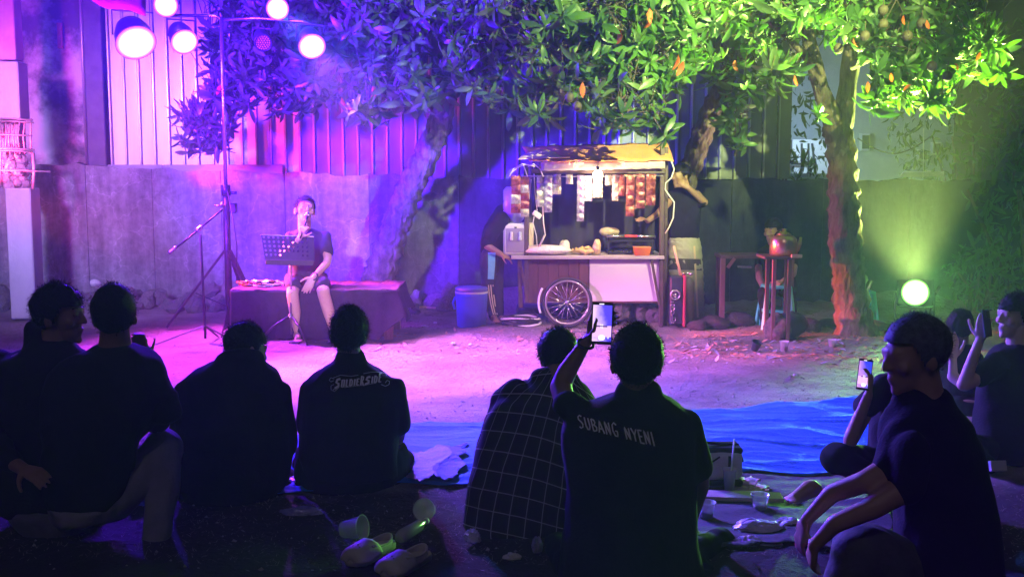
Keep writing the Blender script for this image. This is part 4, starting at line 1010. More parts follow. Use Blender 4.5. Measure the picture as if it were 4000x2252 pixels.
mb = MB(); mb.torus((gx(2637), YK-.135, a.z-.17), .045, .014, (R(90),0,0), 18, 6); mb.ell((gx(2637), YK-.13, a.z-.17), (.025,.02,.025), seg=10, rings=6); mb.build('gauge', M_chr, sp)
mb = MB(); mb.tube([(gx(2660), YK-.05, a.z+.03), (gx(2690), YK-.06, a.z+.05), (gx(2705), YK-.05, a.z+.03)], .014, 8); mb.ell((gx(2700), YK-.07, a.z+.04), (.022,)*3, seg=8, rings=6); mb.build('valve', M_chr, sp)
mb = MB()
for k in range(9): mb.torus((gx(2628)+.012*math.sin(k*2), YK-.15, .06+k*.035), .018, .004, (R(90 if k % 2 else 0), R(30*k), 0), 10, 4)
mb.build('chain', M_chr, sp)
a_, b_ = W(2632,960,YK-.1), W(2660,1075,YK-.1); mb = MB(); mb.tube([a_, b_], .012, 8); mb.build('pale_stick', mat('pale_orange_sheet'), label='pale stick standing up from the trolley beside the sarong', category='stick')

# blue cooler ------------------------------------------------------------------------
c = G(1840, 1284); cool = thing('cooler_bucket', c, 'round blue water cooler with lighter lid and white rim left of the cart', 'cooler')
r_ = 66*S(c.y); hz_ = W(1840, 1150, c.y).z
M_blu = mat('blue_plastic', (.08,.13,.8), .4, (.1,.15,.85), 6)
MB().lathe([(r_*.84,0),(r_*.88,.01),(r_*.97,hz_-.02),(r_*.99,hz_)], (c.x, c.y+r_, 0), 28).build('tub', M_blu, cool)
MB().lathe([(r_*.985,hz_-.002),(r_*1.0,hz_+.002),(r_*1.0,hz_+.016),(r_*.98,hz_+.018)], (c.x, c.y+r_, 0), 28).build('rim', mat('white_plastic', (.8,.8,.8), .4), cool)
MB().lathe([(r_*.97,hz_+.016),(r_*.99,hz_+.05),(r_*.9,hz_+.062),(r_*.3,hz_+.066)], (c.x, c.y+r_, 0), 28).build('lid', mat('blue_lid', (.12,.12,.5), .5), cool)
MB().tube([(c.x-r_*.98, c.y+r_, hz_-.04), (c.x-r_*1.12, c.y+r_*.9, hz_-.10), (c.x-r_*1.02, c.y+r_, hz_-.17)], .012, 7).build('handle', M_blu, cool)
# hose coil ----------------------------------------------------------------------------
c = G(2036, 1282); hc = thing('hose_coil', c, 'flattened coil of black and white hose on the ground before the cart', 'hose')
for k in range(7):
    mb = MB(); pts = []
    for i in range(33): a = 6.283*i/32; pts.append((c.x+(.19+.012*math.sin(k*3+a*2))*math.cos(a)+.01*math.sin(k*2), c.y+.14+.13*math.sin(a), .02+k*.014+.012*math.sin(a*2+k)))
    mb.tube(pts, .011, 6, cap=False); mb.build('hose_turn', [M_blkp, mat('white_plastic'), M_blkp, M_blkp][k % 4], hc)
# kettle table ---------------------------------------------------------------------------
YT = G(3085, 1330).y
tb = thing('wooden_table', G(3000, 1330), 'rough narrow wooden table carrying the kettle', 'table')
M_dw = mat('dark_wood', (.06,.035,.028), .8, (.10,.06,.045), 6, .003, 30, stretch=(1,1,.3))
zt_ = W(3070, 1008, YT).z
for k in range(3):
    a, b = W(2990, 1005, YT), W(3132, 1010, YT); MB().box(((a.x+b.x)/2, YT+.08+k*.125, zt_), (b.x-a.x, .12, .025), bev=.004).build('plank', M_dw, tb)
for px, yy in ((3030,.05),(3087,.02),(3118,.42),(3040,.42)):
    a = W(px, 1012, YT); MB().bar((a.x, YT+yy, 0), (a.x, YT+yy, zt_-.012), .035, .035, .003).build('leg', M_dw if px != 3030 else mat('red_lit_wood', (.17,.08,.065), .75), tb)  # one front leg coloured redder for the red beam falling on it
a = W(3095, 1002, YT-.0); MB().box((a.x+.04, YT+.0, zt_+.02), (.1, .03, .03), bev=.003).build('edge_strip', mat('pale_wood'), tb)
t2 = thing('wooden_bench', W(2900, 1290, YT+.9), 'bare wooden trestle standing in the dark left of the kettle table', 'trestle'); t2.location.z = 0
YT2 = YT+.9
a, b = W(2818, 1003, YT2), W(3105, 1003, YT2)
MB().box(((a.x+b.x)/2, YT2+.2, a.z), (b.x-a.x, .4, .035), bev=.004).build('top_board', M_dw, t2)
for px in (2826, 3095):
    q = W(px, 1010, YT2); MB().bar((q.x, YT2+.03, 0), (q.x, YT2+.03, a.z-.017), .05, .05, .003).build('leg', mat('red_lit_wood'), t2); MB().bar((q.x+.02, YT2+.38, 0), (q.x+.02, YT2+.38, a.z-.017), .04, .04).build('leg', M_dw, t2)  # front legs carry the same red lamplight tint in their colour
MB().bar(W(2842, 1045, YT2), W(2870, 1008, YT2), .03, .03).build('brace', mat('red_lit_wood'), t2)
MB().bar(W(2880, 1040, YT2+.1), W(2935, 1043, YT2+.1), .02, .02).build('rail', M_chr, t2)
# kettle
kc = W(3060, 1003, YT+.18); kc.z = zt_+.0135; kr = 55*S(YT)
kt = thing('kettle', kc, 'large battered aluminium kettle on the wooden table', 'kettle')
M_al = mat('aluminium', (.60,.42,.22), .3, (.45,.30,.16), 8, .002, 20, metal=.85)
MB().lathe([(kr*.93,0),(kr,.015),(kr*1.0,.10),(kr*.93,.155),(kr*.7,.185),(kr*.5,.195)], kc, 30).build('body', M_al, kt)
MB().lathe([(kr*.52,.194),(kr*.5,.205),(kr*.2,.222),(.02,.226),(.022,.25),(.001,.255)], kc, 24).build('lid', M_al, kt)
MB().tube([kc+Vector((kr*.9,0,.05)), kc+Vector((kr*1.2,.02,.11)), kc+Vector((kr*1.28,.03,.17))], [.03,.02,.013], 10).build('spout', M_al, kt)
MB().torus(kc+Vector((0,0,.15)), kr*.72, .008, (R(90),0,0), 20, 6, a0=R(20), a1=R(160)).build('handle', M_blk, kt)
# stools
def stool(c, label, s=1.0, col=(.08,.62,.40)):
    m = mat('green_plastic', col, .4); t = thing('plastic_stool', c, label, 'stool', 'green plastic stools'); c = Vector(c); h = .44*s; a = .115*s; b = .165*s
    mb = MB(); mb.box(c+Vector((0,0,h)), (a*2.3, a*2.3, .03), bev=.012); mb.build('seat', m, t)
    for sx in (-1,1):
        for sy in (-1,1):
            p = c+Vector((sx*a,sy*a,h-.01)); q = c+Vector((sx*b,sy*b,0)); mb = MB(); mb.bar(p, q, .045*s, .028*s, .006); mb.bar(p-Vector((sx*.02,0,0)), q-Vector((sx*.03,0,0)), .012, .04*s); mb.build('leg', m, t)
    for sx in (-1,1):
        mb = MB(); mb.bar(c+Vector((sx*(a+.02),-a,h*.45)), c+Vector((sx*(a+.02),a,h*.45)), .02, .03); mb.build('stretcher', m, t)
        mb = MB(); mb.bar(c+Vector((-a,sx*(a+.02),h*.45)), c+Vector((a,sx*(a+.02),h*.45)), .02, .03); mb.build('stretcher', m, t)
    return t
q = G(3045, 1294); stool((q.x, q.y+.18, 0), 'tall green plastic stool under the man behind the kettle', .98)
q = G(3384, 1262); stool((q.x, q.y+.1, 0), 'small green plastic stool between the forked tree and the floodlight', .72)
# heap of black cloth, stones, cups
lump('cloth_heap', W(3035, 1290, YT+.15), (.13,.14,.15), mat('brown_cloth', (.05,.035,.03), .9, (.2,.13,.1), 10, .01, 40), 'crumpled dark cloth heap piled under the kettle table', 'cloth', 21)
o = lump('rubbish_bag', G(3060, 1325)+Vector((.1,.1,.13)), (.15,.12,.13), mat('black_plastic'), 'black rubbish bag slumped against the table leg', 'rubbish bag', 22)
BROCK = []
for s_ in range(5):
    mb = MB(); mb.ell((0,0,0), (1,1,1), seg=26, rings=18); P = np.array(mb.v); P = P*(1+.22*fn(P, 2.4, s_+60)+.07*fn(P, 8, s_+70))[:, None]; mb.v = [tuple(p) for p in P]; BROCK.append(mb.mesh('boulder', mat('dark_rock', (.03,.03,.028), .95, (.07,.065,.06), 8, .02, 14)))
for k, (px, py, s_, lab) in enumerate([(3150,1300,.15,'low dark boulder between kettle table and forked tree'),(3260,1285,.10,'small dark boulder left of the forked trunk'),(3430,1300,.12,'mossy stone right of the forked trunk'),(3490,1290,.08,'small mossy stone nearest the floodlight'),(2890,1280,.16,'dark sack-like boulder left of the kettle table'),(2800,1285,.13,'dark boulder beside the sarong hem'),(2730,1290,.09,'smaller dark boulder between trolley and kettle table')]):
    place_mesh('boulder', BROCK[k % 5], None, G(px, py)+Vector((0,.15,s_*.3)), (0,0,k*3), (s_*1.3,s_*.9,s_*.6), label=lab, category='boulder')
def cup(c, r0, h, label, m, rot=None, fill=None, straw=False, lidr=0):
    c = Vector(c); t = thing('plastic_cup', c, label, 'cup'); q = Matrix.Identity(3) if rot is None else Euler(rot).to_matrix()
    MB().lathe([(r0*.02,.001),(r0*.68,0),(r0*.98,h*.96),(r0*1.08,h*.97),(r0*1.08,h),(r0*.96,h*.985),(r0*.66,.004),(r0*.02,.006)], c, 22, q, caps=False).build('cup_wall', m, t)
    if fill: MB().lathe([(r0*.64,.006),(r0*.8,h*.45),(.001,h*.46)], c, 18, q).build('drink', fill, t)
    if straw: MB().tube([c+q @ Vector((0,0,.01)), c+q @ Vector((.02,0,h*2.2))], .004, 6).build('straw', mat('white_plastic'), t)
    return t
M_cup = mat('clear_cup', (.8,.8,.85), .12, alpha=.45, spec=.8); M_tea = mat('dark_tea', (.05,.015,.01), .3)
cup(G(3062,1372), .042, .095, 'small clear cup of dark drink standing right of the kettle table leg', M_cup, fill=M_tea)
cup(G(3250,1358), .04, .08, 'small clear cup with amber drink left of the forked trunk', M_cup, fill=mat('amber_bag'))
cup(G(2946,1366)+Vector((0,0,0)), .045, .085, 'dark crumpled cup lying on the red lit ground', mat('case_black'), rot=(R(20),R(15),0), fill=M_tea)

# ================================================================ PEOPLE
def skin(k): return [mat('skin_tan', (.36,.20,.13), .5, (.42,.25,.17), 8, spec=.4), mat('skin_brown', (.24,.13,.085), .5, (.29,.16,.11), 8, spec=.4), mat('skin_light', (.55,.36,.27), .5, (.6,.42,.33), 8, spec=.4)][k]
def rotm(yaw=0, pitch=0, roll=0):
    """yaw 0 faces the camera (-Y); 180 faces away; pitch>0 looks up; roll>0 tilts to picture right"""
    return Matrix.Rotation(R(yaw), 3, 'Z') @ Matrix.Rotation(R(-pitch), 3, 'X') @ Matrix.Rotation(R(roll), 3, 'Y')
def head(mb, c, s, q, open_mouth=False, ears=1.0):
    """s: head height in metres; local -Y is the face"""
    k = s/.23; P = lambda x, y, z: c + q @ Vector((x*k, y*k, z*k))
    mb.ell(P(0,.012,.032), (.074*k,.092*k,.084*k), q, 20, 14)          # skull
    mb.ell(P(0,-.030,.005), (.060*k,.062*k,.078*k), q, 18, 12)          # face
    mb.ell(P(0,-.042,-.055), (.044*k,.046*k,.048*k), q, 16, 10)         # jaw
    mb.ell(P(0,-.074,-.090), (.020*k,.016*k,.016*k), q, 10, 8)          # chin
    mb.ell(P(0,-.082,.040), (.048*k,.014*k,.011*k), q, 12, 8)           # brow
    mb.cap(P(0,-.088,.030), P(0,-.106,-.012), .008*k, .0125*k, 8)       # nose
    mb.ell(P(-.012,-.097,-.016), (.008*k,.009*k,.007*k), q, 8, 6); mb.ell(P(.012,-.097,-.016), (.008*k,.009*k,.007*k), q, 8, 6)
    for sx in (-1,1):
        mb.ell(P(sx*.043,-.066,-.012), (.020*k,.018*k,.020*k), q, 10, 8)  # cheek
        mb.ell(P(sx*.029,-.083,.022), (.014*k,.008*k,.009*k), q, 10, 6)   # eyelid
        mb.ell(P(sx*.078,.010,-.002), (.011*k*ears,.019*k,.032*k), q @ Euler((0,0,R(-20*sx))).to_matrix(), 10, 8)
    mb.ell(P(0,-.088,-.040 if open_mouth else -.045), (.022*k,.010*k,.006*k), q, 10, 6)
    mb.ell(P(0,-.084,-.066 if open_mouth else -.056), (.019*k,.010*k,.007*k), q, 10, 6)
def face_bits(parent, c, s, q, open_mouth=False, closed=True):
    k = s/.23; P = lambda x, y, z: c + q @ Vector((x*k, y*k, z*k)); md = mat('dark_lash', (.03,.015,.015), .6)
    for sx in (-1,1):
        MB().tube([P(sx*.016,-.0835,.018), P(sx*.029,-.0865,.0155), P(sx*.041,-.079,.019)], .0022*k, 5).build('eye', md, parent)
        MB().tube([P(sx*.014,-.090,.042), P(sx*.028,-.088,.047), P(sx*.042,-.076,.044)], .0032*k, 5).build('eyebrow', md, parent)
    if open_mouth: MB().ell(P(0,-.0925,-.053), (.017*k,.006*k,.011*k), q, 12, 8).build('mouth', mat('mouth_dark', (.12,.02,.02), .5), parent)
def hair(parent, c, s, q, seed=1, w=1.0, top=1.0, back=1.0, low=0.0, strands=500, slen=.02, m=None, rough=.08, cut=None, shape=(1,1,1), curl=0):
    """hair cap as noisy shell over the skull plus short strands; a child of the person"""
    k = s/.23; m = m or mat('black_hair', (.010,.008,.008), .6, spec=.12)
    mb = MB(); mb.ell((0,0,0), (1,1,1), seg=72, rings=48); P = np.array(mb.v)
    d = 1+rough*.7*fn(P, 5, seed)+rough*.6*fn(P, 13, seed+2)+(.006+rough*.13)*fn(P, 34, seed+3)
    rad = np.array((.088*w*shape[0], .108*back*shape[1], .100*top*shape[2]))*k
    Q = P*d[:, None]*rad
    off = np.array((0,.018,.042))*k
    Q = Q+off
    # pull the lower front up off the face: hairline
    lim = (.058 + low*.4)*k
    bound = lambda y: np.interp(y/k, [-.12,-.045,-.012,.03,.06], [lim/k, lim/k, -.012, -.030, -.088])*k
    keep = []
    for f in mb.f:
        cz = sum(Q[i,2] for i in f)/len(f); cy2 = sum(Q[i,1] for i in f)/len(f)
        if cz > bound(cy2): keep.append(f)
    mb.f = keep; mb.sm = [True]*len(keep)
    M3 = np.array(q); Wd = Q @ M3.T + np.array(c)
    mb.v = [tuple(p) for p in Wd]; h = mb.build('hair', m, parent)
    if strands:
        rr = np.random.default_rng(seed+5); st = MB()
        idx = rr.integers(0, len(Q), strands*5)
        for i in idx:
            if Q[i,2] <= bound(Q[i,1])+.004: continue
            nrm = Q[i]-off; nrm = nrm/np.linalg.norm(nrm); dr = nrm+rr.normal(size=3)*.45+np.array((0,0,-.1)); L = slen*.45*k*rr.uniform(.3,1.2)
            t_ = rr.normal(size=3)*.0007*k; jit = rr.normal(size=3)*.006
            a = Q[i]+jit-nrm*.004; mdp = a+dr*L*.55; e = a+dr*L+ (rr.normal(size=3)*L*.5 if curl else rr.normal(size=3)*L*.15)
            pts = [a-t_, a+t_, mdp+t_*.7, mdp-t_*.7, e]
            pts = [tuple(np.array(p) @ M3.T + np.array(c)) for p in pts]
            st.add(pts, [(0,1,2,3),(3,2,4)])
        so_ = st.build('hair_strands', m, h, kind='stuff')
    return h
def hand(mb, w, d, nrm, s=1.0, curl=(.3,.3,.35,.4), thumb=1, tcurl=.3, spread=.12):
    """w wrist, d pointing to the fingers, nrm out of the back of the hand, thumb: side +1/-1; five separate fingers"""
    d = Vector(d).normalized(); nrm = (Vector(nrm)-d*Vector(nrm).dot(d)).normalized(); sd_ = d.cross(nrm)*thumb
    w = Vector(w)
    for t_ in (-.024,-.008,.008,.024): mb.cap(w+d*.012*s+sd_*t_*.6*s, w+d*.085*s+sd_*t_*1.15*s, .014*s, .0125*s, 8)
    names = [(.031,.072,.0088),(.0105,.080,.0092),(-.0105,.074,.0088),(-.031,.058,.0078)]
    for (o, L, r_), cu in zip(names, curl):
        p = w+d*.082*s+sd_*o*s; dirv = (d+sd_*o*spread*30*.1).normalized(); a = cu
        seg_ = [.45,.32,.26]
        for k, f_ in enumerate(seg_):
            dirv = (dirv*math.cos(a)-nrm*math.sin(a)).normalized() if k else (dirv*math.cos(a*.6)-nrm*math.sin(a*.6)).normalized()
            q2 = p+dirv*L*f_*s; mb.cap(p, q2, r_*s*(1-.08*k), r_*s*(1-.08*(k+1)), 8); p = q2
            up_ = nrm.copy(); nrm_l = up_
    p = w+d*.022*s+sd_*.026*s; dv = (d*.65+sd_*.8-nrm*tcurl).normalized()
    for L, r_ in ((.038,.0125),(.030,.0105),(.024,.0092)):
        q2 = p+dv*L*s; mb.cap(p, q2, r_*s, r_*.92*s, 8); p = q2; dv = (dv*.85+d*.35-nrm*tcurl*.5).normalized()
def foot(mb, ank, toe, s=1.0):
    ank, toe = Vector(ank), Vector(toe); d = (toe-ank); d.z = 0; d.normalize(); z0 = min(toe.z, ank.z-.05*s)
    heel = Vector((ank.x, ank.y, z0))-d*.04*s+Vector((0,0,.028*s))
    mb.cap(ank, heel, .036*s, .032*s); ball = Vector((ank.x, ank.y, z0+.022*s))+d*.12*s
    mb.cap(Vector((ank.x,ank.y,z0+.05*s))+d*.02*s, ball, .036*s, .028*s); mb.cap(heel, ball, .03*s, .03*s)
    sd_ = d.cross(Vector((0,0,1)))
    for k in range(5): a = ball+sd_*(k-2)*.0165*s+d*.012*s; mb.cap(a, a+d*(.045-abs(k-1)*.006)*s-Vector((0,0,.006*s)), .0105*s, .009*s, 7)
def rows_of(rows, Y, shrink=0, dy0=0):
    out = []
    for r_ in rows:
        py, xl, xr, th = r_[:4]; dy = (r_[4] if len(r_) > 4 else 0)+dy0; c = W((xl+xr)/2, py, Y+dy); out.append((c, max((xr-xl)/2*S(Y+dy)-shrink, .01), max(th/2-shrink, .01)))
    return out
def caps_of(mb, caps, Y, grow=0):
    for (x0,y0,d0,r0,x1,y1,d1,r1) in caps: mb.cap(W(x0,y0,Y+d0), W(x1,y1,Y+d1), r0*S(Y+d0)+grow, r1*S(Y+d1)+grow, 14)
def person(label, Y, base, hd, shirt_rows=(), shirt_caps=(), leg_caps=(), leg_rows=(), skin_caps=(), neck=None, k=0, m_shirt=None, m_leg=None, hands=(), feet=(), hair_kw={}, face=False, open_mouth=False, group='people sitting and watching the show', vox=.011, fold=.016, name_top='shirt', name_leg='trousers', uvs=None, ffreq=14, collar=None):
    t = thing('person', Vector((W(base[0], base[1], Y).x, Y, 0)) if len(base) == 2 else base, label, 'person', group)
    hx, hy, hs, hd_y, yaw, pit, rol = hd
    hc = W(hx, hy, Y+hd_y); q = rotm(yaw, pit, rol)
    b = MB(); head(b, hc, hs, q, open_mouth)
    nb_ = neck or (hx, hy+140, 0, 62*S(5)/S(Y))
    b.cap(hc+q @ Vector((0,.02,-.03)), W(nb_[0], nb_[1], Y+nb_[2]), .056*hs/.23, nb_[3]*S(Y))
    if shirt_rows: b.loft(rows_of(shirt_rows, Y, .022))
    caps_of(b, shirt_caps, Y, -.014); caps_of(b, leg_caps, Y, -.014)
    if leg_rows: b.loft(rows_of(leg_rows, Y, .03))
    caps_of(b, skin_caps, Y)
    for h_ in hands:
        (wx,wy,wd_), (fx,fy,fd), nrm, kw = h_; a, e = W(wx,wy,Y+wd_), W(fx,fy,Y+fd); hand(b, a, e-a, nrm, **kw)
    for f_ in feet:
        (ax,ay,ad), (tx,ty,td) = f_; foot(b, W(ax,ay,Y+ad), W(tx,ty,Y+td))
    body = remesh(b, 'body', skin(k), t, vox if not face else .0062, 3)
    if face: face_bits(t, hc, hs, q, open_mouth)
    hair(t, hc, hs, q, **hair_kw)
    top = None
    if shirt_rows or shirt_caps:
        s_ = MB()
        if shirt_rows: s_.loft(rows_of(shirt_rows, Y))
        caps_of(s_, shirt_caps, Y)
        top = remesh(s_, name_top, m_shirt or mat('black_shirt', (.018,.017,.022), .9, (.03,.028,.035), 6, .003, 90), t, .012, 7, fold, ffreq, (1,1,.6), seed=int(base[0]*7) % 97)
    if leg_caps or leg_rows:
        s_ = MB()
        if leg_rows: s_.loft(rows_of(leg_rows, Y))
        caps_of(s_, leg_caps, Y, .0)
        remesh(s_, name_leg, m_leg or mat('black_trousers', (.015,.015,.02), .9, (.028,.028,.035), 7), t, .012, 6, fold, ffreq*1.1, (1,1,1), seed=int(base[0]*3) % 89)
    return t, top, hc, q

mat('black_shirt', (.009,.008,.012), .9, (.014,.013,.018), 6, .003, 90, spec=.16); mat('black_trousers', (.008,.008,.011), .95, (.013,.013,.017), 7, spec=.08)
# ---------- singer
YG = 10.25
M_sh = mat('navy_shirt', (.022,.022,.05), .85, (.035,.03,.07), 8, .003, 70)
t, top, hc, q = person('singer in dark polo and shorts sitting on the platform with a microphone', YG, Vector((W(1200,1100,YG).x, 10.5, 0)),
    (1192, 826, .265, .12, 22, 16, 8),
    shirt_rows=[(893,1168,1222,.13,.22),(903,1146,1250,.17,.25),(918,1126,1278,.22,.28),(945,1118,1288,.25,.30),(1000,1128,1272,.26,.32),(1050,1128,1262,.27,.34),(1090,1122,1272,.28,.36)],
    shirt_caps=[(1134,925,.24,22,1112,985,.20,21),(1272,925,.26,23,1280,985,.22,24)],
    leg_rows=[(1068,1118,1276,.29,.36),(1100,1108,1285,.32,.34),(1122,1112,1282,.30,.34)],
    leg_caps=[(1160,1098,.34,36,1146,1112,-.02,33),(1245,1098,.34,36,1258,1112,.0,34)],
    skin_caps=[(1272,950,.24,19,1281,1010,.18,17),(1281,1010,.18,17,1276,1030,.14,16),(1276,1030,.14,16,1228,1080,-.03,11),
               (1112,970,.18,17,1098,1010,.05,15),(1098,1010,.05,15,1170,930,-.10,10),
               (1146,1115,0,27,1143,1145,-.10,24),(1143,1150,-.10,24,1152,1215,-.06,23),(1152,1215,-.06,23,1160,1308,-.05,11),
               (1258,1115,.02,27,1264,1142,-.08,25),(1264,1146,-.08,25,1284,1215,-.04,24),(1284,1215,-.04,24,1302,1300,-.02,11)],
    hands=[((1226,1082,-.03),(1204,1120,-.05),(0,-1,.1),dict(s=1.1,curl=(.25,.3,.35,.4),thumb=1,tcurl=.1)),
           ((1172,926,-.10),(1184,893,-.11),(-.3,-.9,.1),dict(s=.95,curl=(1.2,1.25,1.3,1.3),thumb=1,tcurl=.7))],
    feet=[((1160,1306,-.05),(1164,1338,-.2)),((1302,1304,-.02),(1312,1336,-.2))],
    neck=(1190,905,.22,26), k=2, m_shirt=M_sh, m_leg=mat('dark_shorts', (.03,.028,.05), .85, (.05,.04,.08), 8, .003, 60),
    hair_kw=dict(seed=3, strands=700, slen=.022, w=.93, back=.93, top=.90, low=.035), face=True, open_mouth=True, group='people on the stage and at the cart', fold=.007, ffreq=20, name_leg='shorts')
mc = hc + q @ Vector((.004,-.125,-.06))
mic = thing('microphone', mc, 'black microphone held to the mouth of the singer', 'microphone')
e = W(1176, 918, YG-.13); MB().tube([mc, mc.lerp(e, .85), e.lerp(mc, -.15)], [.013,.011,.008], 10).build('mic_handle', M_blkp, mic)
MB().ell(mc, (.025,)*3, seg=14, rings=10).build('mic_grille', M_chr, mic)
w_ = W(1228,1079,YG-.03); wt_ = MB(); wt_.torus(w_, .033, .009, (R(60),R(-38),0), 18, 6); wt_.build('wristwatch', M_blkp, t)
pass
for fx, fy, fd in ((1163,1336,-.10),(1307,1334,-.07)): p = W(fx, fy, YG+fd); p.z = .02; MB().box(p+Vector((0,-.03,0)), (.10,.27,.025), bev=.012).build('sandal', M_blkp, t)


# ---------- vendor bending at the left of the cart
YV = 11.3
M_tk = mat('black_trackpants', (.02,.02,.028), .85, (.03,.03,.04), 7)
t, top, hc, q = person('vendor in black shirt and striped track trousers bending over behind the water dispenser', YV, Vector((W(1920,1200,YV).x, YV, 0)),
    (2018, 815, .24, .25, 90, -50, 0),
    shirt_caps=[(1918,985,.1,44,1932,915,.1,50),(1932,915,.1,50,1975,845,.15,50),(1975,845,.15,46,2000,815,.2,30),(1925,900,-.05,30,1900,950,-.08,24),(1960,860,-.05,34,1915,915,-.1,26)],
    leg_caps=[(1918,985,.1,44,1915,1040,.06,40),(1910,1010,0,36,1905,1130,-.02,25),(1905,1130,-.02,25,1925,1232,.02,17),(1935,1010,.2,34,1940,1130,.25,26),(1940,1130,.25,25,1952,1235,.3,17)],
    skin_caps=[(1898,940,-.08,17,1900,958,-.1,15),(1900,958,-.1,15,1955,992,-.12,12)],
    hands=[((1955,992,-.12),(1985,1006,-.12),(0,-.3,1),dict(s=1.05,curl=(.5,.5,.6,.6)))],
    feet=[((1926,1236,.02),(1945,1262,-.16)),((1952,1238,.3),(1975,1262,.14))],
    neck=(1998,820,.2,22), k=1, m_leg=M_tk, group='people on the stage and at the cart', hair_kw=dict(seed=13, strands=200), fold=.008, ffreq=18)
# cyan cloth and stripes on the trousers
def draped(name, pts, w, m, parent, targets, off=.006, Y=None):
    """flat print or trim laid on cloth along photo-pixel points"""
    bv = [(BVHTree.FromPolygons([v.co[:] for v in o.data.vertices], [p.vertices[:] for p in o.data.polygons])) for o in targets]
    P = []
    for (a, b) in zip(pts[:-1], pts[1:]):
        n_ = max(1, int(math.hypot(b[0]-a[0], b[1]-a[1])/6))
        for k in range(n_): P.append((a[0]+(b[0]-a[0])*k/n_, a[1]+(b[1]-a[1])*k/n_))
    P.append(pts[-1]); mb = MB(); vs = []
    for i, (x, y) in enumerate(P):
        a, b = P[max(i-1,0)], P[min(i+1,len(P)-1)]; dx, dy = b[0]-a[0], b[1]-a[1]; L = math.hypot(dx, dy) or 1
        wi = w[0]+(w[1]-w[0])*i/max(len(P)-1,1) if isinstance(w, (tuple, list)) else w
        for sg in (-1, 1):
            qx, qy = x-dy/L*wi/2*sg, y+dx/L*wi/2*sg; d = ray(qx, qy).normalized(); hit = None
            for v in bv:
                h_ = v.ray_cast(Vector((0,0,HCAM)), d)
                if h_[0] is not None and (hit is None or h_[3] < hit[1]): hit = (h_[0]-d*off, h_[3])
            vs.append(hit[0] if hit else None)
    fs = []; last = None
    for i in range(len(vs)):
        if vs[i] is None: vs[i] = vs[i-1] if i and vs[i-1] is not None else None
    if any(v is None for v in vs): 
        good = [v for v in vs if v is not None]
        if not good: return None
        vs = [v if v is not None else good[0] for v in vs]
    for i in range(len(P)-1):
        c4 = [vs[2*i], vs[2*i+1], vs[2*i+3], vs[2*i+2]]
        if max((c4[0]-c4[3]).length, (c4[1]-c4[2]).length, (c4[0]-c4[1]).length) < .12: fs.append((2*i, 2*i+1, 2*i+3, 2*i+2))
    return mb.add(vs, fs)
kids = [o for o in COL.objects if o.parent == t and o.name.startswith(('trousers','shirt','body'))]
d_ = draped('x', [(1921,986),(1920,1040),(1917,1090)], (30,24), None, t, kids, .012); d_.build('cyan_lining', mat('cyan_cloth', (.12,.5,.6), .7, (.2,.6,.65), 8), t)
for k in range(3):
    o_ = (k-1)*9; d_ = draped('x', [(1917+o_,1112),(1920+o_,1150),(1926+o_*.9,1190),(1935+o_*.8,1228)], 4, None, t, kids, .008)
    if d_: d_.build('stripe', mat('cream_stripe', (.75,.62,.4), .7), t)

# ---------- man in sarong at the right of the cart
YM = 11.7
M_sar = mat('sarong', (.34,.30,.24), .85, (.42,.38,.3), 5)
t, top, hc, q = person('man in dark T-shirt and checked sarong reaching into the cart from its right end', YM, Vector((W(2680,1200,YM).x, YM, 0)),
    (2658, 690, .24, .05, -60, -5, 0),
    shirt_rows=[(735,2640,2690,.13),(750,2615,2720,.18),(775,2600,2740,.22),(850,2608,2735,.24),(930,2618,2728,.25)],
    shirt_caps=[(2715,765,0,24,2745,790,-.1,20),(2620,770,0,24,2600,800,-.1,20)],
    leg_rows=[(925,2618,2728,.26),(960,2612,2738,.30),(1050,2608,2745,.34),(1160,2606,2750,.36),(1252,2612,2748,.35)],
    skin_caps=[(2720,760,-.05,18,2752,790,-.1,15),(2752,790,-.1,15,2690,735,-.2,11),(2610,790,-.15,17,2570,835,-.32,14),(2570,835,-.32,13,2530,862,-.42,11),
               (2650,1240,0,14,2652,1275,0,11),(2705,1240,.05,14,2708,1275,.05,11)],
    hands=[((2530,862,-.42),(2505,850,-.5),(0,-.3,1),dict(s=1.05,curl=(.7,.7,.7,.8))),((2690,735,-.2),(2665,715,-.22),(0,-1,.2),dict(s=1,curl=(.7,.7,.7,.7)))],
    feet=[((2652,1275,0),(2640,1292,-.2)),((2708,1275,.05),(2715,1292,-.15))],
    neck=(2662,745,0,24), k=1, m_leg=M_sar, name_leg='sarong', group='people on the stage and at the cart', hair_kw=dict(seed=23, strands=200), fold=.012, ffreq=20)
kids = [o for o in COL.objects if o.parent == t and o.name.startswith('sarong')]
for (pts, w_, nm, c_) in [([(2606,1030),(2748,1034)], 44, 'dark_band', (.06,.05,.045)), ([(2606,1150),(2750,1152)], 60, 'dark_band', (.06,.05,.045)), ([(2618,936),(2670,934)], 22, 'waist_fold', (.5,.46,.38)), ([(2635,960),(2655,1075)], 9, 'pale_stripe', (.7,.5,.35)), ([(2712,960),(2726,1240)], 8, 'pale_stripe', (.55,.5,.4))]:
    d_ = draped('x', pts, w_, None, t, kids, .006)
    if d_: d_.build(nm, mat(nm, c_, .85), t)

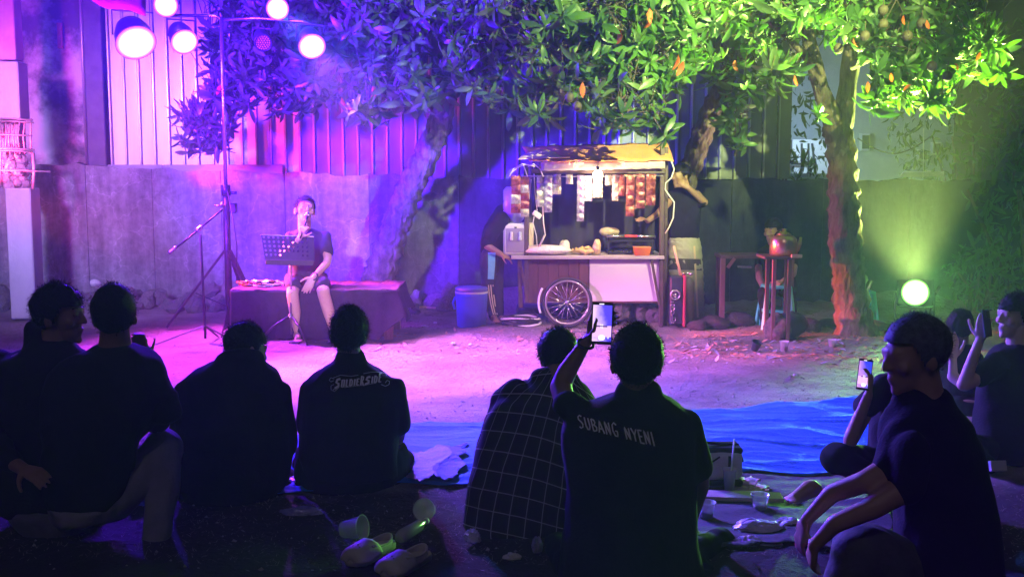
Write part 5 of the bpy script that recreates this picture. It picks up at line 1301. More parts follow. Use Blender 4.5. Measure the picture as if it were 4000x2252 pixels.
# ---------- man behind the kettle, on the green stool
YQ = G(3045,1292).y+.5
person('man in dark T-shirt sitting on the green stool half hidden by the kettle', YQ, Vector((W(3040,1200,YQ).x, YQ, 0)),
    (3018, 905, .235, .05, -45, -8, 0),
    shirt_rows=[(955,3000,3050,.14,.1),(972,2972,3090,.2,.1),(1000,2962,3112,.24,.1),(1060,2975,3105,.26,.1),(1135,2970,3110,.3,.1)],
    shirt_caps=[(2975,990,.08,20,2962,1040,.04,18),(3098,990,.08,20,3102,1040,.04,18)],
    leg_caps=[(3010,1130,.1,32,2985,1150,-.35,26),(3070,1130,.1,32,3085,1150,-.35,26),(2985,1150,-.35,24,2990,1270,-.3,16),(3085,1150,-.35,24,3095,1270,-.3,16)],
    skin_caps=[(2962,1035,.04,15,2966,1085,-.05,14),(2966,1085,-.05,14,2988,1135,-.25,10),(3102,1035,.04,15,3098,1070,-.1,13),(3098,1070,-.1,13,3055,1100,-.3,10)],
    hands=[((2988,1135,-.25),(3002,1150,-.3),(0,-.4,1),dict(s=1,curl=(.5,.5,.5,.5))),((3055,1100,-.3),(3040,1105,-.36),(0,-.5,1),dict(s=1,curl=(.6,.6,.6,.6)))],
    feet=[((2990,1270,-.3),(2985,1296,-.5)),((3095,1270,-.3),(3105,1296,-.5))],
    neck=(3022,955,.08,22), k=0, group='people on the stage and at the cart', hair_kw=dict(seed=33, strands=200), face=True)

# ---------- front row ------------------------------------------------------------
M_black = MATS['black_shirt']
# 1 left pair
person('man in profile at the left edge, messy hair, dark jacket', 4.85, (150,1700),
    (238, 1242, .245, 0, 82, 0, 0),
    shirt_rows=[(1325,150,265,.16),(1352,110,300,.2),(1375,50,330,.24),(1410,-20,345,.28),(1500,-60,350,.3),(1700,-90,345,.34),(1880,-60,340,.36),(1985,20,330,.36)],
    shirt_caps=[(130,1290,.0,42,150,1340,.0,60),(-10,1440,0,75,-90,1640,-.1,60),(-90,1640,-.1,55,40,1800,-.4,45)],
    leg_rows=[(1960,40,360,.4),(2010,70,390,.42),(2050,110,380,.4)],
    leg_caps=[(140,2010,0,85,230,2040,.45,70),(320,2010,0,80,400,2050,.42,65),(150,2060,0,55,160,2140,.1,40)],
    skin_caps=[(40,1800,-.4,30,90,1830,-.45,26)],
    hands=[((90,1830,-.45),(140,1850,-.5),(0,-.5,1),dict(s=1,curl=(.4,.4,.4,.4)))],
    feet=[((165,2120,.1),(240,2140,.3))], neck=(215,1340,0,62), k=1, m_shirt=mat('dark_jacket', (.010,.009,.014), .9, (.018,.016,.022), 6, .003, 60, spec=.1), m_leg=mat('grey_jeans', (.09,.08,.11), .85, (.13,.12,.16), 6, .003, 80), name_top='jacket',
    hair_kw=dict(seed=41, w=1.0, back=1.04, top=1.05, strands=1500, slen=.022, rough=.08, low=.0, curl=1), face=True)
person('short haired man in black shirt and faded jeans squatting with one elbow raised', 4.65, (430,1750),
    (450, 1245, .243, 0, 186, 0, 2),
    shirt_rows=[(1345,395,520,.17),(1370,340,570,.2),(1400,240,625,.25),(1450,190,655,.28),(1550,170,650,.31),(1650,170,600,.33),(1720,180,545,.34),(1850,170,520,.36),(1960,210,490,.36),(2010,260,450,.32)],
    shirt_caps=[(585,1450,0,66,650,1600,.02,58),(650,1600,.02,56,560,1460,.22,40),(660,1545,.0,40,610,1650,.1,42)],
    leg_rows=[(1950,210,500,.4),(2010,240,480,.4)],
    leg_caps=[(450,1960,.0,78,635,1740,.12,72),(635,1740,.12,70,640,1900,.06,56),(640,1900,.06,56,605,2110,.0,50),(260,1990,0,70,240,2050,.3,60)],
    skin_caps=[(575,1470,.22,30,560,1400,.24,28)],
    hands=[((562,1405,.24),(548,1340,.25),(.6,-.7,0),dict(s=1.0,curl=(.9,.9,.9,.9)))],
    feet=[((605,2105,.0),(650,2150,.2))], neck=(450,1355,0,66), k=1, m_leg=mat('faded_jeans', (.17,.16,.21), .85, (.24,.22,.30), 9, .003, 90, contrast=(.3,.7)),
    hair_kw=dict(seed=42, w=.98, back=1.0, top=1.04, strands=1300, slen=.014, rough=.03, low=-.015))
# 2 hoodie
person('man in black hooded jacket hunched forward with his head turned to the right', 5.35, (900,1800),
    (962, 1372, .232, .08, 128, -18, 8),
    shirt_rows=[(1400,880,1005,.18),(1422,810,1040,.22),(1452,750,1080,.26),(1482,712,1100,.29),(1530,690,1114,.31),(1610,684,1128,.33),(1700,690,1136,.35),(1800,694,1142,.36),(1880,700,1132,.37),(1940,720,1080,.36),(1985,760,1010,.32)],
    shirt_caps=[(890,1420,-.03,52,985,1410,-.03,50),(720,1530,.0,44,702,1720,.06,42),(1100,1530,.0,44,1125,1720,.06,42),(1125,1730,.05,40,1060,1850,.3,34),(702,1730,.05,40,760,1850,.3,34)],
    leg_rows=[(1880,700,1120,.5,.1),(1930,700,1110,.6,.14),(1975,730,1060,.55,.14)],
    leg_caps=[(1040,1930,.0,60,1110,1870,.4,48),(760,1930,.0,60,700,1880,.42,48),(1100,1900,.2,42,1000,1965,.35,38)],
    neck=(945,1425,0,58), k=0, m_shirt=mat('black_hoodie', (.009,.008,.014), .95, (.014,.012,.02), 7, .004, 80, spec=.08), name_top='hoodie', fold=.012,
    hair_kw=dict(seed=43, w=1.0, back=1.0, top=1.0, strands=1600, slen=.024, rough=.06, low=-.012, curl=1), face=True)
# 3 logo shirt
t3, top3, _, _ = person('curly haired man in black shirt with white gothic lettering across the back', 5.5, (1370,1800),
    (1366, 1318, .238, .0, 172, -4, -2),
    shirt_rows=[(1396,1318,1415,.17),(1420,1288,1440,.2),(1448,1240,1490,.24),(1475,1206,1534,.27),(1510,1186,1560,.29),(1600,1178,1572,.31),(1700,1170,1560,.33),(1780,1166,1560,.35),(1860,1190,1560,.35)],
    shirt_caps=[(1212,1520,.0,40,1192,1660,.03,38),(1545,1515,.0,42,1566,1655,.02,40),(1360,1402,-.02,52,1375,1410,.0,56)],
    leg_rows=[(1740,1158,1590,.42,.1),(1800,1150,1604,.62,.15),(1860,1156,1602,.68,.16),(1912,1200,1590,.6,.14)],
    leg_caps=[(1530,1800,.1,46,1575,1800,.35,48),(1230,1800,.1,46,1190,1810,.35,48)],
    skin_caps=[(1192,1650,.03,26,1200,1720,.1,22),(1566,1655,.02,27,1560,1710,.15,22),(1560,1710,.15,22,1480,1780,.4,20),(1200,1720,.1,22,1270,1790,.4,19)],
    hands=[((1480,1780,.4),(1440,1800,.45),(0,-.3,1),dict(s=1,curl=(.4,.4,.4,.4))),((1270,1790,.4),(1310,1800,.45),(0,-.3,1),dict(s=1,curl=(.4,.4,.4,.4)))],
    neck=(1366,1412,0,50), k=1, hair_kw=dict(seed=44, w=1.0, back=1.0, top=1.08, strands=2600, slen=.03, rough=.09, low=-.02, curl=1), fold=.009)
# 4 plaid man
M_pl = bpy.data.materials.new('plaid_flannel'); M_pl.use_nodes = True; MATS['plaid_flannel'] = M_pl
n = M_pl.node_tree.nodes; l = M_pl.node_tree.links; uvn = n.new('ShaderNodeUVMap'); uvn.uv_map = 'plaid'; sep = n.new('ShaderNodeSeparateXYZ'); l.new(uvn.outputs[0], sep.inputs[0])
def stripe_node(out, w_):
    f_ = n.new('ShaderNodeMath'); f_.operation = 'FRACT'; l.new(out, f_.inputs[0]); c_ = n.new('ShaderNodeMath'); c_.operation = 'LESS_THAN'; c_.inputs[1].default_value = w_; l.new(f_.outputs[0], c_.inputs[0]); return c_
s1_ = stripe_node(sep.outputs[0], .055); s2_ = stripe_node(sep.outputs[1], .05); mx_ = n.new('ShaderNodeMath'); mx_.operation = 'MAXIMUM'; l.new(s1_.outputs[0], mx_.inputs[0]); l.new(s2_.outputs[0], mx_.inputs[1])
mc_ = n.new('ShaderNodeMix'); mc_.data_type = 'RGBA'; mc_.inputs['A'].default_value = (.022,.018,.028,1); mc_.inputs['B'].default_value = (.42,.36,.36,1); l.new(mx_.outputs[0], mc_.inputs['Factor']); l.new(mc_.outputs['Result'], n['Principled BSDF'].inputs['Base Color']); n['Principled BSDF'].inputs['Roughness'].default_value = .95; n['Principled BSDF'].inputs['Specular IOR Level'].default_value = .15
t4, top4, _, _ = person('man in dark plaid flannel shirt leaning right beside the man with the raised phone', 4.85, (2010,1900),
    (2186, 1405, .238, .12, 160, -12, 6),
    shirt_rows=[(1462,2110,2225,.18,.05),(1488,2050,2270,.22,.04),(1515,1990,2300,.26,.02),(1560,1940,2330,.3),(1640,1895,2335,.32),(1740,1860,2320,.34,-.02),(1850,1832,2300,.36,-.03),(1960,1808,2275,.37,-.04),(2040,1802,2255,.37,-.04),(2085,1840,2220,.35,-.04)],
    shirt_caps=[(2010,1530,0,55,1960,1570,.05,50),(2120,1480,.02,50,2215,1490,.05,52),(1950,1600,.05,48,1905,1750,.12,46),(2310,1600,.05,48,2330,1780,.2,42)],
    leg_rows=[(2030,1830,2260,.5,.08),(2075,1850,2240,.62,.12),(2110,1880,2200,.5,.1)],
    leg_caps=[(2150,2060,.0,60,2250,2040,.45,52),(1900,2050,.0,60,1860,2010,.45,55)],
    neck=(2175,1480,.02,58), k=1, m_shirt=M_pl, name_top='plaid_shirt', hair_kw=dict(seed=45, w=1.0, back=1.02, top=1.0, strands=1500, slen=.02, rough=.05, low=-.02), fold=.009)
me = top4.data; uvl = me.uv_layers.new(name='plaid'); n_ = len(me.vertices); co = np.empty(n_*3); me.vertices.foreach_get('co', co); co = co.reshape(-1, 3)
zz_ = co[:,2]; a_ = W(2170,1490,4.85); b_ = W(2040,2080,4.85); ux = (zz_-b_.z)/(a_.z-b_.z); axx = b_.x+(a_.x-b_.x)*np.clip(ux, 0, 1.1)**1.5
th_ = np.arctan2(co[:,0]-axx, -(co[:,1]-4.9)+.02); uu = th_*.26/.062+.15*ux; vv = (zz_*1.0+.25*(co[:,0]-axx)-.1*np.cos(th_))/.085
li = np.empty(len(me.loops), dtype=np.int32); me.loops.foreach_get('vertex_index', li); uvl.data.foreach_set('uv', np.stack([uu[li], vv[li]], 1).ravel())
# 5 phone man
t5, top5, _, _ = person('man in a black T-shirt with handwritten white words, raising a phone', 4.25, (2450,2000),
    (2484, 1428, .262, .0, 178, -3, -2),
    shirt_rows=[(1532,2420,2570,.19),(1556,2350,2620,.23),(1585,2270,2665,.27),(1620,2215,2700,.3),(1680,2186,2722,.32),(1780,2190,2722,.34),(1900,2205,2725,.36),(2020,2200,2725,.38),(2140,2180,2735,.40),(2240,2175,2760,.42),(2310,2200,2740,.4)],
    shirt_caps=[(2265,1610,.0,58,2215,1580,.02,56),(2680,1650,.0,58,2735,1830,.02,52),(2470,1545,-.02,70,2520,1545,-.02,70)],
    leg_rows=[(2180,2150,2790,.6,.12),(2250,2140,2810,.7,.15),(2310,2180,2790,.6,.12)],
    leg_caps=[(2680,2200,.1,80,2815,2120,.35,62),(2240,2200,.1,80,2170,2140,.4,66)],
    skin_caps=[(2215,1590,.02,46,2190,1510,.12,44),(2190,1510,.12,42,2212,1455,.14,40),(2212,1455,.14,40,2292,1330,.15,24),(2300,1318,.13,12,2322,1285,.075,10),(2322,1285,.075,10,2330,1245,.068,8),
               (2735,1820,.02,38,2740,1900,.1,32),(2740,1900,.1,32,2690,2060,.4,24)],
    hands=[((2300,1322,.15),(2378,1246,.17),(-.25,.95,.2),dict(s=1.0,curl=(.2,.3,.35,.45),thumb=1,tcurl=.2,spread=.1)),
           ((2690,2060,.4),(2660,2120,.5),(0,-.3,1),dict(s=1,curl=(.5,.5,.5,.5)))],
    neck=(2490,1548,0,72), k=1, hair_kw=dict(seed=46, w=1.04, back=1.05, top=1.06, strands=1900, slen=.016, rough=.05, low=-.03), fold=.010, vox=.0085)
MB().torus(W(2288,1342,4.37), .032, .006, (R(25),R(12),0), 18, 6).build('bracelet', M_blkp, t5)
def phone(c, w, h, q, label, scr):
    """body, screen, camera app controls; q: matrix whose -Y faces the viewer"""
    t = thing('phone', c, label, 'phone'); P = lambda x, y, z: c + q @ Vector((x, y, z))
    MB().box(c, (w, .009, h), q, .004).build('phone_body', M_blkp, t)
    m = bpy.data.materials.new('phone_screen'); m.use_nodes = True; n = m.node_tree.nodes; l = m.node_tree.links; b = n['Principled BSDF']
    tc = n.new('ShaderNodeTexCoord'); g = n.new('ShaderNodeSeparateXYZ'); l.new(tc.outputs['Generated'], g.inputs[0])
    no = n.new('ShaderNodeTexNoise'); no.inputs['Scale'].default_value = 3.5; l.new(tc.outputs['Generated'], no.inputs[0])
    ad = n.new('ShaderNodeMath'); ad.operation = 'MULTIPLY_ADD'; ad.inputs[1].default_value = .6; l.new(no.outputs[0], ad.inputs[0]); l.new(g.outputs[0], ad.inputs[2])
    cr = n.new('ShaderNodeValToRGB'); e = cr.color_ramp.elements; e[0].position = .35; e[0].color = (*scr[0], 1); e[1].position = 1.15; e[1].color = (*scr[1], 1); l.new(ad.outputs[0], cr.inputs[0])
    l.new(cr.outputs[0], b.inputs['Emission Color']); b.inputs['Emission Strength'].default_value = scr[2]; b.inputs['Base Color'].default_value = (.02,.02,.03,1)
    MB().box(P(0,-.0052,h*.0), (w*.90,.0012,h*.86), q).build('screen', m, t)
    lit_ = lambda nm, col, s: mat(nm, col, .5, emit=col, estr=s)
    MB().box(P(0,-.0062,-h*.19), (w*.88,.0008,h*.26), q).build('screen_ground', lit_('screen_pink', (.95,.55,1), scr[2]*.9), t)
    for sx in (-.05,.03): MB().box(P(sx*w,-.0066,-h*.07), (w*.035,.0008,h*.09), q).build('screen_singer', lit_('screen_white', (1,.95,1), scr[2]*1.2), t)
    MB().box(P(0,-.0068,-h*.075), (w*.5,.0004,h*.03), q).build('screen_platform', lit_('screen_dark', (.15,.08,.3), .5), t)
    MB().ell(P(0,-.0068,-h*.34), (w*.16,.001,w*.13), q, 16, 8).build('shutter_button', lit_('screen_white', (1,.95,1), 3), t)
    MB().ell(P(w*.3,-.0068,-h*.34), (w*.05,.001,w*.05), q, 12, 6).build('gallery_button', lit_('screen_blue', (.4,.4,1), 2), t)
    MB().box(P(-.05*w,-.0055,h*.455), (w*.22,.001,h*.022), q, .0004).build('status_light', lit_('screen_white', (1,.95,1), 3), t)
    return t
c = W(2352, 1262, 4.345); phone(c, .084, .168, rotm(-4, 12, 2), 'glowing phone held up by the man in the lettered T-shirt, filming the singer', ((.95,.62,.95),(.10,.06,.9),1.25))

# lettering -----------------------------------------------------------------
M_print = mat('white_print', (.85,.83,.84), .7)
def letters(text, p0, p1, h, wid, glyphs, targets, parent, name, bold=1.0, hscale=None):
    mbs = []; ux, uy = (p1[0]-p0[0]), (p1[1]-p0[1]); L = math.hypot(ux, uy); ux /= L; uy /= L; adv = sum(glyphs[c][0] for c in text); x = 0
    for i, ch in enumerate(text):
        gw, strokes = glyphs[ch]
        sc_ = L/adv; acc = MB(); any_ = False; hh = h*(hscale[i] if hscale else 1)
        for st in strokes:
            w_ = wid*(st[0] if isinstance(st[0], (int, float)) else 1); pts = st[1:] if isinstance(st[0], (int, float)) else st
            P = [(p0[0]+ux*(x+a)*sc_ - uy*(b*hh), p0[1]+uy*(x+a)*sc_ - (b*hh)*ux) for a, b in pts]
            d_ = draped('x', P, w_, None, parent, targets, .004)
            if d_: acc.add(d_.v, d_.f); any_ = True
        if any_: acc.build(name, M_print, parent)
        x += gw
HW = {'S':(.95,[[(.7,.95),(.45,1),(.2,.85),(.2,.65),(.5,.5),(.65,.35),(.55,.1),(.3,0),(.1,.08)]]),'U':(.85,[[(.12,1),(.1,.3),(.25,.02),(.5,.05),(.62,.35),(.6,1)]]),
 'B':(.85,[[(.15,0),(.15,1)],[(.15,1),(.5,.95),(.6,.75),(.4,.55),(.15,.52)],[(.4,.55),(.68,.38),(.6,.1),(.15,0)]]),'A':(.95,[[(.05,0),(.4,1),(.75,0)],[(.18,.35),(.66,.35)]]),
 'N':(.95,[[(.12,0),(.15,1),(.65,.02),(.68,1)]]),'G':(.95,[[(.75,.85),(.5,1),(.2,.8),(.12,.4),(.3,.05),(.65,.05),(.72,.4),(.45,.42)]]),' ':(.75,[]),
 'Y':(.85,[[(.05,1),(.38,.5)],[(.75,1),(.38,.5),(.35,0)]]),'E':(.8,[[(.65,1),(.15,.98),(.15,0),(.65,0)],[(.15,.5),(.55,.52)]]),'I':(.4,[[(.2,1),(.2,0)]])}
letters('SUBANG NYENI', (2262,1668), (2562,1742), 52, 5.5, HW, [top5], t5, 'letter', hscale=[1,.95,.95,.95,1.0,1.1,1,.95,1,1.0,1.05,1.1])
T_ = 1.0
GO = {'S':(1.25,[[2.2,(1.0,.95),(.4,.9),(.25,.62),(.75,.45),(.8,.2),(.1,0)],[.6,(.1,0),(-.2,-.15)]]),'O':(.95,[[1.6,(.2,.95),(.2,.05)],[1.6,(.65,.95),(.65,.05)],[.8,(.2,.95),(.65,.95)],[.8,(.2,.05),(.65,.05)]]),
 'L':(.7,[[1.6,(.2,1.0),(.2,.05)],[.9,(.2,.05),(.6,.05)]]),'D':(.95,[[1.6,(.2,.98),(.2,.05)],[1.5,(.25,.95),(.65,.75),(.65,.2),(.25,.05)]]),'I':(.5,[[1.6,(.22,.95),(.22,.05)]]),
 'E':(.85,[[1.6,(.2,.95),(.2,.05)],[1,(.2,.95),(.65,.9)],[.9,(.2,.5),(.55,.52)],[1,(.2,.05),(.68,.08)]]),'R':(1.0,[[1.7,(.2,1.1),(.2,-.05)],[1.2,(.2,1.05),(.6,.95),(.6,.6),(.25,.5)],[1.6,(.35,.5),(.75,-.08)]])}
letters('SOLDIERSIDE', (1306,1516), (1492,1492), 30, 4.0, GO, [top3], t3, 'letter', hscale=[1.25,1.05,1,1,.95,.95,1.1,1,1,1.05,1.35])
mb_all = MB()
for pts, w_ in [([(1306,1478),(1292,1474),(1286,1484),(1293,1490),(1303,1485)],1.6),([(1325,1511),(1306,1528),(1293,1520),(1293,1506),(1304,1500)],1.6),([(1303,1474),(1330,1464),(1370,1468),(1400,1464)],1.5),
        ([(1420,1458),(1450,1452),(1480,1452),(1505,1456),(1512,1466)],1.6),([(1488,1500),(1506,1507),(1520,1500),(1522,1488),(1512,1484),(1505,1494)],1.6),([(1345,1512),(1390,1506),(1430,1502),(1470,1494)],1.4)]:
    d_ = draped('x', pts, w_, None, t3, [top3], .004)
    if d_: mb_all.add(d_.v, d_.f)
if mb_all.n: mb_all.build('flourish', M_print, t3)

# ---------- right side crowd
t6, top6, _, _ = person('big man in dark T-shirt nearest at the right, arms wrapped round his knee', 4.05, (3650,2000),
    (3570, 1400, .275, 0, -76, -8, 0),
    shirt_rows=[(1560,3510,3690,.2),(1595,3470,3740,.25),(1640,3440,3790,.3),(1720,3430,3820,.33),(1850,3470,3850,.36),(2000,3500,3880,.38),(2150,3500,3900,.40),(2300,3500,3920,.4)],
    shirt_caps=[(3540,1690,-.08,75,3470,1830,-.14,66),(3560,1760,-.18,76,3540,1900,-.22,72),(3560,1560,0,70,3650,1570,0,72)],
    leg_caps=[(3700,2300,0,120,3380,2165,-.08,135),(3380,2165,-.08,128,3260,2420,-.1,90)],
    skin_caps=[(3470,1830,-.14,52,3380,1880,-.16,46),(3380,1880,-.16,46,3250,1925,-.1,38),(3250,1925,-.1,38,3150,2030,-.06,26),
               (3540,1900,-.22,58,3400,1985,-.24,48),(3400,1985,-.24,46,3260,2045,-.22,38),(3260,2045,-.22,36,3180,2130,-.18,27)],
    hands=[((3150,2030,-.06),(3125,2110,-.04),(-1,-.3,.3),dict(s=1.08,curl=(.4,.45,.5,.5),thumb=1)),((3180,2130,-.18),(3165,2200,-.12),(-1,-.3,.3),dict(s=1.08,curl=(.5,.5,.5,.6),thumb=1))],
    neck=(3620,1560,0,72), k=0, m_leg=mat('olive_trousers', (.05,.06,.045), .9, (.08,.09,.07), 8, .003, 60), hair_kw=dict(seed=47, w=1.0, back=1.0, top=.97, strands=1500, slen=.014, rough=.02, low=.02, m=mat('grizzled_hair', (.05,.05,.06), .6, (.12,.12,.15), 40, spec=.2)), face=False, fold=.012)
t7, _, _, _ = person('man in dark T-shirt sitting cross legged behind the big man, phone in hand', 5.1, (3450,1850),
    (3560, 1350, .23, .1, -110, 0, 0),
    shirt_rows=[(1440,3510,3600,.17,.1),(1465,3460,3630,.2,.1),(1500,3420,3650,.24,.1),(1600,3410,3650,.28,.1),(1750,3400,3650,.3,.1),(1840,3380,3650,.3,.1)],
    shirt_caps=[(3450,1500,.05,48,3385,1590,.0,46)],
    leg_caps=[(3500,1830,.1,70,3270,1790,-.1,62),(3270,1790,-.1,60,3420,1880,-.2,48),(3550,1850,.1,66,3380,1860,.2,52)],
    skin_caps=[(3385,1590,0,36,3330,1700,-.05,32),(3330,1700,-.05,31,3322,1720,-.06,30),(3322,1720,-.06,29,3392,1540,-.12,20)],
    hands=[((3392,1545,-.12),(3400,1490,-.12),(.9,-.4,0),dict(s=1,curl=(.6,.7,.7,.8)))],
    feet=[((3170,1900,-.2),(3130,1905,-.25))], neck=(3560,1450,.1,46), k=0, hair_kw=dict(seed=48, strands=300))
phone(W(3377,1462,4.98), .062, .142, rotm(-12, 14, 6), 'blue glowing phone held low at the right above the tarpaulin', ((.9,.4,.95),(.04,.06,.95),1.1))
t8, _, _, _ = person('person at the far right edge holding up a phone with both hands', 6.0, (3960,1650),
    (3965, 1245, .235, 0, -72, 4, 0),
    shirt_rows=[(1345,3925,4030,.17),(1375,3870,4080,.22),(1420,3840,4110,.26),(1550,3820,4120,.3),(1700,3800,4120,.34),(1785,3800,4120,.4)],
    shirt_caps=[(3890,1425,-.08,46,3830,1470,-.1,38)],
    leg_caps=[(3900,1760,0,60,3780,1740,-.2,50),(3780,1740,-.2,46,3850,1810,-.3,40)],
    skin_caps=[(3850,1460,-.1,32,3765,1500,-.12,28),(3765,1500,-.12,27,3800,1400,-.14,22),(3800,1400,-.14,22,3830,1320,-.15,17),(3765,1500,-.05,24,3722,1470,0,22),(3722,1470,0,20,3722,1400,0,15)],
    hands=[((3830,1325,-.15),(3842,1265,-.16),(-.5,-.8,0),dict(s=1,curl=(.7,.7,.7,.8),thumb=-1)),((3722,1400,0),(3720,1360,0),(0,-1,0),dict(s=1,curl=(.5,.6,.6,.6)))],
    neck=(3972,1350,0,42), k=2, hair_kw=dict(seed=49, w=1.02, back=1.08, top=1.02, strands=600, slen=.03, low=-.02), face=True)
c = W(3855,1262,5.8); tph = thing('phone', c, 'dark phone seen from behind, raised by the person at the right edge', 'phone'); q = rotm(40, 10, 0)
MB().box(c, (.072,.009,.145), q, .004).build('phone_body', mat('grey_phone', (.12,.14,.18), .3), tph); MB().box(c+q @ Vector((.012,-.006,.045)), (.03,.004,.04), q, .002).build('camera_block', M_chr, tph)
person('person with a dark round head sitting far back at the right beyond the raised phone', 7.4, (3760,1500),
    (3752, 1285, .23, 0, 150, 0, 0),
    shirt_rows=[(1345,3725,3785,.16),(1365,3695,3815,.2),(1400,3680,3830,.24),(1500,3672,3838,.28),(1590,3660,3845,.34)],
    shirt_caps=[(3700,1400,0,28,3688,1490,0,24),(3815,1400,0,28,3830,1490,0,24)], leg_rows=[(1540,3650,3860,.5,-.05),(1600,3650,3860,.6,-.05)],
    neck=(3755,1350,0,30), k=1, hair_kw=dict(seed=50, strands=400, low=-.02))

# ================================================================ TARP, FOREGROUND THINGS
def ground_sheet(corners, nu, nv, amp, seed, m, name, lab, zoff=.012, thick=.0, crumple=1.0):
    P = [G(*c) for c in corners]; grid = []; rr = np.random.default_rng(seed)
    for j in range(nv+1):
        v = j/nv; row = []
        for i in range(nu+1):
            u = i/nu; p = P[0].lerp(P[1], u).lerp(P[3].lerp(P[2], u), v); edge = min(1, 6*min(v, 1-v, u, 1-u)+.25)
            row.append((p.x+.02*math.sin(v*17+seed), p.y+.03*math.sin(u*13+seed)+.015*math.sin(u*41), p.z))
        grid.append(row)
    A = np.array(grid).reshape(-1, 3); Q = A*np.array((.8,2.8,1))
    rd = lambda f_, s_: np.clip(1-np.abs(fn(Q, f_, s_))*2.6, 0, 1)**2.2
    h = rd(3.5, seed)*.9+.35*rd(9, seed+1)+.10*rd(23, seed+3)+.05*crumple*fn(Q, 60, seed+2)
    base = np.array([gz(x, y) for x, y, _ in A]); A[:,2] = np.maximum(base+zoff+amp*np.maximum(h, -.1), base+.006)
    mb = MB(); mb.sheet(A.reshape(nv+1, nu+1, 3).tolist()); o = mb.build(name, m, label=lab, category='tarpaulin'); solid(o, .002); return o
M_tarp = mat('blue_tarpaulin', (.02,.14,.62), .8, (.035,.17,.60), 5, .004, 60, spec=.1)
ground_sheet([(1140,1705),(3440,1568),(3420,1838),(1080,1925)], 420, 110, .019, 5, M_tarp, 'tarpaulin', 'wrinkled bright blue tarpaulin spread on the ground before the front row')
mat_d = mat('dark_mat', (.03,.028,.035), .9, (.05,.045,.055), 9, .004, 60)
ground_sheet([(2640,1838),(3450,1842),(3500,2150),(2700,2160)], 90, 40, .012, 8, mat_d, 'picnic_mat', 'dark cloth mat below the blue tarpaulin carrying cups and snacks')
M_clr = mat('crinkled_clear_plastic', (.45,.42,.6), .18, (.6,.55,.75), 14, .01, 40, alpha=.8, spec=.9)
ground_sheet([(1585,1800),(1815,1760),(1800,1885),(1600,1900)], 90, 40, .014, 14, mat('crumpled_violet_sheet', (.015,.05,.30), .6, (.07,.07,.5), 30, .006, 90, spec=.15), 'plastic_sheet', 'crumpled glossy plastic sheet between the lettered shirt man and the plaid man', .03, crumple=2)
def crumple(name, c, r, m, lab, cat, seed, amp=.4):
    mb = MB(); mb.ell((0,0,0), (1,1,1), seg=30, rings=18); P = np.array(mb.v); d = 1+amp*fn(P, 3, seed)+amp*.6*(np.abs(fn(P, 9, seed+1)))+amp*.3*fn(P, 21, seed+2); P = P*d[:, None]*np.array(r); P[:,2] = np.maximum(P[:,2], -r[2]*.5); mb.v = [tuple(p) for p in P]; mb.sm = [False]*len(mb.f)
    o = mb.build(name, m); o.location = Vector(c)+Vector((0,0,r[2]*.5+.012)); return tag(o, lab, cat)
M_fb = mat('blue_foil_bag', (.25,.25,.6), .15, (.6,.55,.8), 18, .004, 60, metal=.5)
crumple('snack_packet', G(1180,2015), (.085,.035,.018), M_fb, 'shiny blue crumpled snack packet lying alone behind the hooded man', 'snack packet', 61)
crumple('snack_packet', G(1175,1885), (.06,.03,.015), M_clr, 'small bright plastic scrap between hooded man and lettered shirt man', 'plastic scrap', 62)
crumple('snack_packet', G(525,2000)+Vector((0,.1,0)), (.04,.04,.05), M_fb, 'bright violet foil scrap in the gap beside the faded jeans', 'foil scrap', 63)
crumple('plastic_bag', G(1850,2120), (.035,.035,.028), M_clr, 'small balled clear plastic bag behind the plaid man', 'plastic bag', 64)
crumple('tissue', G(2000,2190), (.032,.02,.014), mat('tissue_paper', (.6,.58,.55), .9), 'crumpled white tissue on the dark ground', 'tissue', 65)
crumple('plastic_bag', G(2100,2180)+Vector((0,.05,0)), (.02,.03,.04), M_fb, 'glinting blue wrapper between plaid man and the man with the phone', 'wrapper', 66)
crumple('snack_packet', G(2960,2080), (.10,.06,.03), mat('violet_snack_bag', (.45,.35,.55), .3, (.6,.5,.7), 12, .004, 40), 'open lilac snack bag below the clear cup', 'snack bag', 67, .3)
crumple('snack_packet', G(3075,2068), (.06,.045,.028), mat('pale_snack_bag', (.42,.38,.5), .3, (.6,.55,.65), 12, .004, 40), 'pale striped snack bag nearest the big man hands', 'snack bag', 68, .3)
crumple('snack_packet', G(2920,2140), (.055,.04,.025), M_clr, 'crumpled clear bag at the bottom of the snack pile', 'plastic bag', 69)
crumple('snack_packet', G(3010,2140), (.05,.03,.01), mat('white_paper_lilac', (.75,.7,.78), .5), 'folded white wrapper lying under the snack bags', 'wrapper', 70, .2)
# snack box lid / paper
pb = G(2890,1960); mb = MB(); mb.box((pb.x, pb.y, .03), (.40,.12,.02), Euler((0,0,R(-6))).to_matrix(), .004); mb.build('cardboard_strip', mat('brown_card', (.3,.22,.19), .85, (.36,.28,.24), 6), label='flat strip of brown cardboard behind the cups', category='cardboard')
pb = G(2940,1915); ground_sheet([(2850,1895),(2930,1880),(3020,1925),(2860,1960)], 24, 12, .02, 71, mat('kraft_paper', (.4,.33,.28), .8, (.46,.38,.33), 8), 'wrapping_paper', 'crumpled brown wrapping paper beside the white bag', .025)
